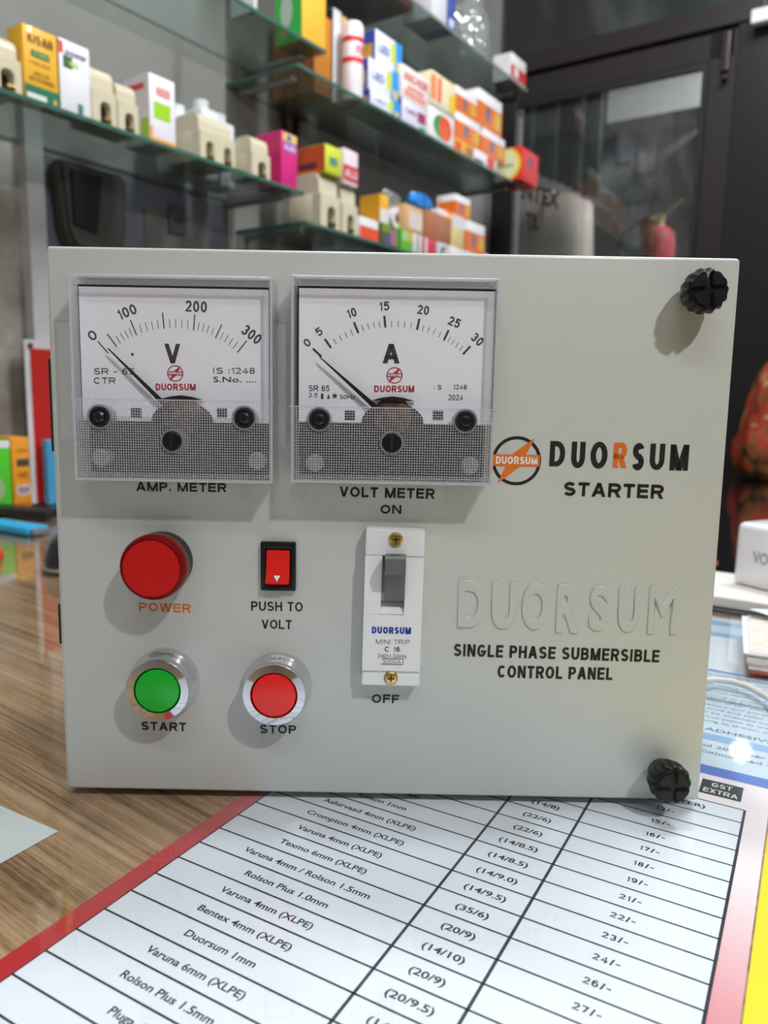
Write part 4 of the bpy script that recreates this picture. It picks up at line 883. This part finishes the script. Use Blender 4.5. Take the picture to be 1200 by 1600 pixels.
# ------------------------------------------------------------ meters
DIAL = mat('dial_white', (240, 241, 250), .5, var=.01)
MECH = mat('meter_mechanism', (26, 26, 30), .45, var=.25, scale=220)
def meter(x0, x1, z0, z1, label, dial_px, ticks, nums, extra, pointer, px_cups, px_adj, px_pins, rib_y, volt):
    d = .0145; dd = .0085
    cx = (x0+x1)/2; cz = (z0+z1)/2; org = (cx, cz)
    r = bpy.data.objects.new('panel_meter', None); COL.objects.link(r); r.parent = cp; r.location = (cx, 0, cz); r['label'] = label
    hx, hz_ = (x1-x0)/2, (z1-z0)/2
    # shell: front face and four walls
    B().box(-hx+.001, hx-.001, -d, -d+.0012, -hz_+.001, hz_-.001).build('cover_face', CLEARP, r)
    b = B()
    b.box(-hx, -hx+.0013, -d, -.0002, -hz_, hz_, .0003); b.box(hx-.0013, hx, -d, -.0002, -hz_, hz_, .0003)
    b.box(-hx+.0013, hx-.0013, -d, -.0002, hz_-.0013, hz_, .0003); b.box(-hx+.0013, hx-.0013, -d, -.0002, -hz_, -hz_+.0013, .0003)
    b.build('cover_wall', EDGEP, r)
    b = B(); e = .0009
    b.box(-hx, hx, -d-.0003, -d+.0004, hz_-e, hz_, .0002); b.box(-hx, hx, -d-.0003, -d+.0004, -hz_, -hz_+e, .0002)
    b.box(-hx, -hx+e, -d-.0003, -d+.0004, -hz_, hz_, .0002); b.box(hx-e, hx, -d-.0003, -d+.0004, -hz_, hz_, .0002)
    b.build('cover_rim', clear('rim_plastic', (.9, .9, .92), 1.6, .1, haze=.35), r)
    # black tray, mechanism, dial
    xs = [pl(*q, dd) for q in dial_px]; dx0 = (xs[0][0]+xs[3][0])/2-cx; dx1 = (xs[1][0]+xs[2][0])/2-cx; dz1 = xs[0][1]-cz; dz0 = xs[2][1]-cz
    B().box(-hx+.0022, hx-.0022, -.0042, -.0006, -hz_+.0022, hz_-.0022, .0006).build('black_tray', MATTE_BLACK, r)
    B().box(dx0-.0006, dx1+.0008, -dd+.0006, -.0042, dz0+.001, dz1+.0009).build('dial_backing', MATTE_BLACK, r)
    B().box(-hx+.004, hx-.003, -.0062, -.0042, -hz_+.004, dz0+.0002, .0006).build('mechanism_plate', MECH, r)
    # dial outline with half-round cut-out at the bottom and cup notches
    cutc = (pl(285 if volt else 613, 668, dd)[0]-cx); R = .0122
    pts = [(dx0, dz1), (dx1, dz1), (dx1, dz0+.001), (dx1-.012, dz0+.001)] if False else [(dx0, dz1), (dx1, dz1), (dx1, dz0)]
    for k in range(13):
        a = math.pi*k/12; pts.append((cutc+R*math.cos(a), dz0+.0080*math.sin(a)))
    pts.append((dx0, dz0))
    B().prism(pts, -dd, -dd+.0005).build('dial_plate', DIAL, r)
    b = B(); b.lathe([(0, 0), (.0075, 0), (.0075, .004), (.006, .0048), (0, .0048)], 24, c=(cutc, -.0044, dz0+.003)); b.build('coil_frame', mat('coil_copper', (92, 70, 60), .4, metal=.3, var=.6, scale=300), r, True)
    B().prism([(cutc-.0085, dz0+.0086), (cutc-.004, dz0+.0098), (cutc, dz0+.0103), (cutc+.004, dz0+.0098), (cutc+.0085, dz0+.0086)], -dd-.0016, -dd-.0004).build('pivot_bridge', MATTE_BLACK, r)
    for x in ((213, 347) if volt else (547, 684)):
        q = pl(x, 645 if volt else 649, dd); B().box(q[0]-cx-.002, q[0]-cx+.002, -dd-.0002, -dd+.0004, q[1]-cz-.0018, q[1]-cz+.0018).build('dial_hole', MECH, r)
    # printed scale
    S2 = 1/3.3333
    def P(zx, zy, ox, oy): return pl(ox+zx*S2, oy+zy*S2, dd)
    ox, oy = (90, 420) if volt else (440, 420)
    b = B()
    def tick(a, c, t):
        A = Vector(P(*a, ox, oy)); Cc = Vector(P(*c, ox, oy)); dv = (Cc-A).normalized(); n = Vector((-dv.y, dv.x))*t/2
        b.flat([(A.x+n.x-cx, A.y+n.y-cz), (Cc.x+n.x-cx, Cc.y+n.y-cz), (Cc.x-n.x-cx, Cc.y-n.y-cz), (A.x-n.x-cx, A.y-n.y-cz)], -dd-.00012)
    mt = .00042 if volt else .0008
    for a, c in ticks: tick(a, c, mt)
    for i in range(1, len(ticks)-1):
        (a0, c0), (a1, c1) = ticks[i], ticks[i+1]
        for k in range(1, 5):
            t = k/5; bow = 4*t*(1-t)*(-9 if volt else -7)
            cc = (c0[0]+(c1[0]-c0[0])*t, c0[1]+(c1[1]-c0[1])*t+bow); aa = (a0[0]+(a1[0]-a0[0])*t, a0[1]+(a1[1]-a0[1])*t+bow)
            h = .55; tick((cc[0]+(aa[0]-cc[0])*h, cc[1]+(aa[1]-cc[1])*h), cc, .0002)
    b.build('scale_marks', GREY_INK, r)
    for s, cxp, cyp, w_, h_, ang in nums:
        ca, sa = math.cos(math.radians(ang)), -math.sin(math.radians(ang))     # image y down
        a = (cxp-ca*w_/2-(-sa)*(-h_/2)*-1*0, cyp)
        bx_, by_ = cxp-(-sa)*0, cyp
        # baseline centre is half a cap height "below" the glyph centre
        dxn, dyn = -sa*1.0, ca*1.0                                         # glyph-down direction in image
        dxn, dyn = (math.sin(math.radians(ang)), math.cos(math.radians(ang)))
        mx_, my_ = cxp+dxn*h_/2, cyp+dyn*h_/2
        A = (ox+(mx_-ca*w_/2)*S2, oy+(my_-sa*w_/2)*S2); Bp = (ox+(mx_+ca*w_/2)*S2, oy+(my_+sa*w_/2)*S2)
        panel_text(s, A, Bp, h_*S2, dd, GREY_INK, r, .018 if volt else .02, org=org)
    for s, xa, xb, yt, yb, bold, m_ in extra:
        panel_text(s, (ox+xa*S2, oy+yb*S2), (ox+xb*S2, oy+yb*S2+.3), (yb-yt)*S2, dd, m_, r, bold, org=org)
    ecx, ecy = (613, 545) if volt else (588, 555)
    emblem(ox+ecx*S2, oy+ecy*S2, 12.6, dd, org, r, RED_INK, RED_INK, DIAL, 'DUORSUM', .12)
    if not volt:
        for (xa, ya, xb, yb) in ((205, 650, 218, 678), (236, 650, 252, 676)):
            A = pl(ox+xa*S2, oy+yb*S2, dd); C = pl(ox+xb*S2, oy+ya*S2, dd)
            B().flat([(A[0]-cx, A[1]-cz), (C[0]-cx, A[1]-cz), ((A[0]+C[0])/2-cx, C[1]-cz)] if xa > 220 else [(A[0]-cx, A[1]-cz), (C[0]-cx, A[1]-cz), (C[0]-cx, C[1]-cz), (A[0]-cx, C[1]-cz)], -dd-.00012).build('dial_symbol', GREY_INK, r)
        c = P(277, 662, ox, oy); b = B(); n = 10
        pts = [(c[0]-cx+(.00125 if k % 2 == 0 else .0006)*math.sin(math.pi*k/5), c[1]-cz+(.00125 if k % 2 == 0 else .0006)*math.cos(math.pi*k/5)) for k in range(10)]
        b.flat(pts, -dd-.00012); b.build('dial_star', GREY_INK, r)
    else:
        c = P(390, 445, ox, oy); B().lathe([(0, 0), (.0005, .0), (.0005, .0002), (0, .0003)], 12, c=(c[0]-cx, -dd, c[1]-cz)).build('dial_speck', GREY_INK, r)
    # pointer
    (a, c) = pointer; dp = dd+.0025
    A = Vector(pl(ox+a[0]*S2, oy+a[1]*S2, dp)); Cc = Vector(pl(ox+c[0]*S2, oy+c[1]*S2, dp)); dv = (Cc-A).normalized(); n = Vector((-dv.y, dv.x)); E_ = Cc+dv*.006
    off = Vector((cx, cz))
    q = [A-n*.0002-off, Cc-n*.0009-off, E_-n*.0012-off, E_+n*.0012-off, Cc+n*.0009-off, A+n*.0002-off]
    B().prism([(v.x, v.y) for v in q], -dp, -dp+.0004).build('pointer', MATTE_BLACK, r)
    # ribbed lower window
    zr_ = pl(300, rib_y, d)[1]-cz
    b = B(); nx = 78; nz = int((zr_+hz_-.001)/.00098)
    for k in range(nx+1):
        x = -hx+.0012+(2*hx-.0024)*k/nx; b.box(x-.00013, x+.00013, -d-.00035, -d, -hz_+.0012, zr_)
    for k in range(nz+1):
        z = -hz_+.0012+(zr_+hz_-.0012)*k/nz; b.box(-hx+.0012, hx-.0012, -d-.0003, -d-.00001, z-.00013, z+.00013)
    rb = b.build('window_ribs', RIBP, r); rb['kind'] = 'stuff'
    B().box(-hx-.0004, hx+.0004, -d-.0006, -d, zr_-.0003, zr_+.0003).build('window_step', EDGEP, r)
    # cups, adjuster, pins
    CUP = clear('cup_plastic', (.55, .55, .58), 1.6, .08, haze=.2)
    for (x, y) in px_cups:
        c = pl(x, y, d); c = (c[0]-cx, c[1]-cz)
        B().lathe([(.0044, -.010), (.0047, .0004), (.0047, .0009), (.0043, .0010), (.0040, .0007), (.0037, -.010)], 32, c=(c[0], -d, c[1])).build('screw_cup', CUP, r, True)
        B().lathe([(0, 0), (.0037, 0), (.0037, .0112), (.0029, .0113), (.0027, .0110), (0, .0110)], 28, c=(c[0], -.0042, c[1])).build('cup_floor', MATTE_BLACK, r, True)
        B().lathe([(0, 0), (.0021, 0), (.0021, .0010), (.0013, .0016), (0, .0016)], 24, c=(c[0]+.0002, -.0150, c[1])).build('mounting_screw', mat('dark_screw', (60, 60, 64), .3, metal=.8), r, True)
    c = pl(*px_adj, d); c = (c[0]-cx, c[1]-cz)
    B().lathe([(.0048, -.008), (.0048, .0003), (.0044, .0012), (.0038, .0012), (.0036, -.008)], 32, c=(c[0], -d, c[1])).build('adjuster_collar', CUP, r, True)
    B().lathe([(0, -.009), (.0037, -.009), (.0037, .0012), (.0032, .0017), (0, .0018)], 32, c=(c[0], -d, c[1])).build('zero_adjuster', BLACKP, r, True)
    B().box(-.0006, .0006, -.0002, .0002, -.0030, .0030).build('adjuster_slot', mat('slot_black', (4, 4, 5), .6), r, loc=(c[0], -d-.0019, c[1]), rot=(0, .08, 0))
    for (x, y) in px_pins:
        c = pl(x, y, d-.004); c = (c[0]-cx, c[1]-cz)
        B().lathe([(0, 0), (.0034, 0), (.0034, .0065), (.0028, .007), (0, .007)], 24, c=(c[0], -.0045, c[1])).build('locating_pin', clear('pin_plastic', (.8, .8, .8), 1.5, .2, haze=.45, hazecol=(.7, .7, .68)), r, True)
    return r

vt = [((210, 378), (265, 440)), ((260, 340), (308, 405)), ((380, 268), (412, 345)), ((547, 228), (555, 312)), ((715, 238), (708, 320)), ((855, 290), (823, 360)), ((985, 375), (937, 435))]
vn = [('0', 182, 348, 40, 50, 40), ('100', 362, 225, 100, 52, 22), ('200', 723, 197, 112, 56, -3), ('300', 1012, 342, 108, 56, -38)]
ve = [('V', 560, 640, 392, 492, .03, GREY_INK), ('SR - 65', 190, 400, 518, 550, .01, GREY_INK), ('CTR', 190, 303, 566, 598, .01, GREY_INK), ('IS :1248', 808, 1028, 515, 546, .01, GREY_INK), ('S.No. ....', 812, 1036, 560, 590, .005, GREY_INK), ('DUORSUM', 512, 720, 598, 632, .03, RED_INK)]
meter(-.1209, -.0447, .1342, .2114, 'left meter with a V scale from 0 to 300', [(121.5, 447.5), (418.5, 449), (421, 662), (131, 662)], vt, vn, ve, ((262, 415), (535, 685)), [(156, 651), (382, 653)], (270, 689), [(158, 715), (402, 720)], 626, True)
at_ = [((163, 415), (208, 458)), ((225, 365), (258, 412)), ((377, 278), (400, 335)), ((535, 245), (541, 305)), ((718, 260), (705, 318)), ((870, 320), (845, 372)), ((983, 403), (945, 445))]
an = [('0', 133, 385, 30, 42, 40), ('5', 195, 328, 30, 42, 35), ('10', 365, 230, 48, 45, 18), ('15', 535, 195, 52, 45, 2), ('20', 738, 215, 60, 46, -8), ('25', 900, 278, 62, 46, -22), ('30', 1020, 368, 62, 46, -42)]
ae = [('A', 527, 613, 393, 492, .04, GREY_INK), ('SR 65', 141, 249, 607, 636, .01, GREY_INK), ('3.5', 140, 188, 646, 668, .0, GREY_INK), ('50Hz', 303, 382, 655, 678, .0, GREY_INK), (': S', 792, 832, 604, 629, .01, GREY_INK), ('1248', 894, 964, 603, 628, .01, GREY_INK), ('2024', 868, 944, 655, 684, .005, GREY_INK), ('DUORSUM', 483, 691, 608, 642, .03, RED_INK)]
meter(-.0377, .0399, .1349, .2123, 'right meter with an A scale from 0 to 30', [(467, 450), (773, 452), (766, 664), (467, 662)], at_, an, ae, ((197, 458), (455, 690)), [(499, 655), (727, 658)], (612, 692), [(492, 723), (734, 727)], 632, False)

# ------------------------------------------------------------ indicator lamp
c = pl(236, 889, .0165)
lp = bpy.data.objects.new('power_lamp', None); COL.objects.link(lp); lp.parent = cp; lp.location = (c[0], 0, c[1]); lp['label'] = 'round red indicator lamp on a black ring'
B().lathe([(.0, 0), (.0122, 0), (.0124, .002), (.0122, .0065), (.0105, .0068), (0, .0068)], 48).build('black_ring', BLACKP, lp, True)
LENS = mat('red_lens', (196, 10, 12), .25, var=.02, coat=.2)
B().lathe([(.0118, .0064), (.0129, .008), (.0131, .012), (.0130, .0142), (.0124, .0158), (.0112, .0165)], 56).build('lens_wall', mat('dark_red_lens', (120, 8, 14), .3, spec=.12), lp, True)
B().lathe([(.0112, .0164), (.0111, .0166), (0, .0166)], 56).build('lens_face', LENS, lp)
# ------------------------------------------------------------ rocker switch
c0 = pl(408.5, 921); c1 = pl(463, 846)
rk = bpy.data.objects.new('rocker_switch', None); COL.objects.link(rk); rk.parent = cp; rk.location = ((c0[0]+c1[0])/2, 0, (c0[1]+c1[1])/2); rk['label'] = 'black framed red rocker switch'
hx = (c1[0]-c0[0])/2; hz2 = (c1[1]-c0[1])/2
b = B(); a0 = pl(416, 911, .002); a1 = pl(455, 856, .002); ix = (a1[0]-a0[0])/2; iz = (a1[1]-a0[1])/2
b.box(-hx, -ix, -.0024, 0, -hz2, hz2, .0006); b.box(ix, hx, -.0024, 0, -hz2, hz2, .0006); b.box(-ix-.0006, ix+.0006, -.0024, 0, iz, hz2, .0006); b.box(-ix-.0006, ix+.0006, -.0024, 0, -hz2, -iz, .0006)
b.build('switch_frame', BLACKP, rk, True)
B().box(-ix, ix, -.001, -.0002, -iz, iz).build('switch_well', MATTE_BLACK, rk)
bb = bmesh.new(); q = [(-.0045, -iz+.0004), (-.0062, -iz+.001), (-.0032, 0), (-.0022, iz-.001), (-.001, iz-.0004), (-.0006, iz-.0004), (-.0006, -iz+.0004)]
va = [bb.verts.new((-ix+.0004, y, z)) for y, z in q]; vb = [bb.verts.new((ix-.0004, y, z)) for y, z in q]
bb.faces.new(va); bb.faces.new(vb[::-1])
for i in range(len(q)): j = (i+1) % len(q); bb.faces.new((va[i], vb[i], vb[j], va[j]))
bmesh.ops.recalc_face_normals(bb, faces=bb.faces[:]); bmesh.ops.bevel(bb, geom=bb.edges[:], offset=.0003, segments=2, affect='EDGES')
q2 = B(); q2._add(bb); q2.build('rocker', mat('rocker_red', (226, 30, 20), .3, coat=.3), rk, True)
tz = -iz*.55
link('triangle_mark', me_from([(-.0014, -.0052, tz+.001), (.0013, -.0052, tz+.001), (0, -.0058, tz-.0014)], [(0, 1, 2)]), WHITE_INK, rk)
# ------------------------------------------------------------ push buttons
def push(px, py, colr, label):
    c = pl(px, py)
    r = bpy.data.objects.new('push_button', None); COL.objects.link(r); r.parent = cp; r.location = (c[0], 0, c[1]); r['label'] = label
    def mod(i, a):
        k = abs(math.sin(a*4+.3))
        return 1-{1: .01, 2: .045, 3: .0}.get(i, 0)*(1-k)
    B().lathe([(.0143, 0), (.0144, .0030), (.0138, .0048), (.0124, .0066), (.0122, .0088), (.0128, .0104), (.0129, .0114), (.0126, .0120), (.0096, .0123), (.0093, .0119), (.0092, .009)], 96, mod=mod).build('chrome_bezel', CHROME, r, True)
    B().lathe([(0, .008), (.0092, .008), (.0092, .0095)], 48).build('button_gap', MATTE_BLACK, r, True)
    B().lathe([(.0088, .009), (.0089, .0119), (.0087, .0124), (.0081, .0126), (0, .01265)], 48).build('button_cap', colr, r, True)
push(259, 1063, mat('green_button', (0, 176, 40), .3, coat=.3, var=.01), 'green start push button in a chrome bezel')
push(434.5, 1070, mat('red_button', (238, 30, 24), .3, coat=.3, var=.01), 'red stop push button in a chrome bezel')
# ------------------------------------------------------------ breaker
bd = .007
P4 = [pl(*q, bd) for q in ((572, 825.5), (664, 829.5), (655, 1073), (565, 1070.5))]
cx = sum(q[0] for q in P4)/4; cz = sum(q[1] for q in P4)/4
mb = bpy.data.objects.new('trip_switch', None); COL.objects.link(mb); mb.parent = cp; mb.location = (cx, 0, cz); mb['label'] = 'white miniature trip switch plate with a grey lever'
def L2(x, y, d=bd): q = pl(x, y, d); return (q[0]-cx, q[1]-cz)
def plate(top_, bot_, dfront, name, slot=None):
    pass
# plate as three front blocks with a real slot
TL, TR, BR_, BL_ = [(q[0]-cx, q[1]-cz) for q in P4]
lerp = lambda a, b, t: (a[0]+(b[0]-a[0])*t, a[1]+(b[1]-a[1])*t)
def yat(y): t = (y-827)/(1072-827); return lerp(TL, BL_, t), lerp(TR, BR_, t)
l1, r1 = yat(868); l2, r2 = yat(958); l3, r3 = yat(1047)
B().prism([TL, TR, r1, l1], -bd, 0, .0004).build('end_tab', WHITEP, mb, True)
B().prism([l3, r3, BR_, BL_], -bd, 0, .0004).build('end_tab', WHITEP, mb, True)
b = B(); s0 = L2(597, 900)[0]; s1 = L2(634, 900)[0]
b.prism([l1, (s0, l1[1]), (s0-.0004, l2[1]), l2], -bd-.0008, 0); b.prism([(s1, r1[1]), r1, r2, (s1-.0004, r2[1])], -bd-.0008, 0)
b.prism([l2, r2, r3, l3], -bd-.0008, 0); b.build('face_plate', WHITEP, mb)
B().prism([(s0, l1[1]-.0003), (s1, l1[1]-.0003), (s1-.0004, l2[1]+.0), (s0-.0004, l2[1]+.0)], -.002, -.0004).build('slot_floor', WHITEP, mb)
z_a = L2(615, 938)[1]
link('slot_ramp', me_from([(s0-.0003, -bd-.0008, l2[1]), (s1-.0004, -bd-.0008, l2[1]), (s1-.0004, -.0036, z_a-.002), (s0-.0003, -.0036, z_a-.002), (s0-.0003, -.002, z_a-.0015), (s1-.0004, -.002, z_a-.0015)], [(0, 1, 2, 3), (3, 2, 5, 4)]), WHITEP, mb)
# lever: profile in y,z
zt = L2(618, 868, .015)[1]; zm = L2(618, 903)[1]; zb = L2(615, 937, .008)[1]
prof = [(-.0165, zt), (-.0172, zt-.001), (-.0150, zm+.003), (-.0118, zm+.0008), (-.0104, zm-.003), (-.0092, zb+.002), (-.008, zb), (-.001, zb), (-.001, zt-.003), (-.008, zt-.001), (-.0135, zt+.0004)]
x0_, x1_ = L2(599, 900, .012)[0]+.0006, L2(635, 900, .012)[0]-.0004
bb = bmesh.new(); va = [bb.verts.new((x0_, y, z)) for y, z in prof]; vb = [bb.verts.new((x1_, y, z)) for y, z in prof]
bb.faces.new(va); bb.faces.new(vb[::-1])
for i in range(len(prof)): j = (i+1) % len(prof); bb.faces.new((va[i], vb[i], vb[j], va[j]))
bmesh.ops.recalc_face_normals(bb, faces=bb.faces[:]); q2 = B(); q2._add(bb); q2.build('lever', mat('lever_grey', (96, 98, 100), .3), mb, True)
for (x, y) in ((618.5, 842.5), (610.8, 1058.8)):
    c = L2(x, y)
    b = B(); b.lathe([(0, 0), (.0029, 0), (.0029, .0004), (.0022, .0011), (.0008, .0013), (0, .0013)], 28, c=(c[0], -bd, c[1])); sc0 = b.build('fixing_screw', BRASS, mb, True)
    b = B(); b.box(c[0]-.0014, c[0]+.0014, -bd-.00142, -bd-.0011, c[1]-.0003, c[1]+.0003); b.box(c[0]-.0003, c[0]+.0003, -bd-.00142, -bd-.0011, c[1]-.0014, c[1]+.0014)
    b.build('cross_recess', mat('recess_brown', (84, 56, 24), .5, metal=.5), mb)
fd = bd+.0008
TM = lambda s, a, b_, h, bold, m_: panel_text(s, a, b_, h, fd, m_, mb, bold, org=(cx, cz))
TM('DUORSUM', (581, 989.5), (642, 990.8), 10.8, .045, BLUE_INK)
TM('MINI TRIP', (587.5, 1006), (640.5, 1007), 7.4, -.005, GREY_INK)
TM('C 16', (600.8, 1018), (625, 1018.6), 8.2, .02, GREY_INK)
TM('240V-50Hz', (589.8, 1027.6), (635.2, 1028.4), 6.6, -.008, GREY_INK)
TM('3000A', (597, 1036.6), (626.5, 1037.2), 6.4, -.008, GREY_INK)
b = B()
def seg(x0, y0, x1, y1, t=.00012):
    A = Vector(L2(x0, y0, fd)); C = Vector(L2(x1, y1, fd)); dv = (C-A).normalized(); n = Vector((-dv.y, dv.x))*t
    b.flat([(A.x+n.x, A.y+n.y), (C.x+n.x, C.y+n.y), (C.x-n.x, C.y-n.y), (A.x-n.x, A.y-n.y)], -fd-.00012)
seg(597, 1028.8, 630, 1029.6); seg(630, 1029.6, 629.6, 1038.4); seg(629.6, 1038.4, 595, 1037.8); b.build('printed_frame', GREY_INK, mb)
# ------------------------------------------------------------ fluted knobs
def knob(px, py, label, slot_rot, r0=.0086):
    d = .0140; c = pl(px, py, d)
    r = bpy.data.objects.new('fluted_knob', None); COL.objects.link(r); r.parent = cp; r.location = (c[0], 0, c[1]); r['label'] = label
    def mod(i, a):
        if i in (0, 1): return 1
        am = [0, 0, .10, .12, .12, .11, .07, .03, 0, 0][i]
        return 1-am*(.5+.5*math.cos(a*14+i*.35))**1.5
    prof = [(.0052, 0), (.0058, .003), (.0068, .0045), (.0080, .008), (.0086, .012), (.0086, .0145), (.0078, .0168), (.0062, .0178), (.0036, .0181), (0, .0182)]
    B().lathe([(a*r0/.0086, b_*.8) for a, b_ in prof], 112, mod=mod).build('knob_body', BLACKP, r, True)
    # cross slot: four raised quadrants leave the cross open
    for k in range(4):
        a0 = slot_rot+k*math.pi/2; pts = []
        g_ = .0009
        for t in range(9):
            a = t/8*math.pi/2; rr = .0068
            x = max(g_, rr*math.cos(a)); z = max(g_, rr*math.sin(a)); pts.append((x, z))
        pts.append((g_, g_))
        pts = [(x*math.cos(a0)-z*math.sin(a0), x*math.sin(a0)+z*math.cos(a0)) for x, z in pts]
        B().prism(pts, -.0158, -.0130, .0005).build('knob_quadrant', BLACKP, r, True)
    return r
knob(1107, 453, 'upper black fluted knob', .12); knob(1050.5, 1228, 'lower black fluted knob', .0)

# LED bulb whose reflection shows in the glass
bp = hz(1158, 1170); rd = (bp-EYE).normalized(); rd.z = -rd.z
lb = empty('led_bulb', bp+rd*1.35, 0, 'lit round warm bulb hanging out of frame at the upper right', 'bulb')
B().lathe([(0, -.02), (.012, -.017), (.02, -.006), (.021, .004), (.016, .014), (.011, .02)], 28, axis='z').build('glowing_globe', mat('bulb_glow', (255, 250, 214), .3, emit=4), lb, True)
B().lathe([(.011, .02), (.011, .045), (.0, .046)], 20, axis='z').build('bulb_cap', ALU, lb, True)
B().tube([(0, 0, .045), (0, 0, 1.88-lb.location.z)], .002, 8).build('hanging_cord', MATTE_BLACK, lb)
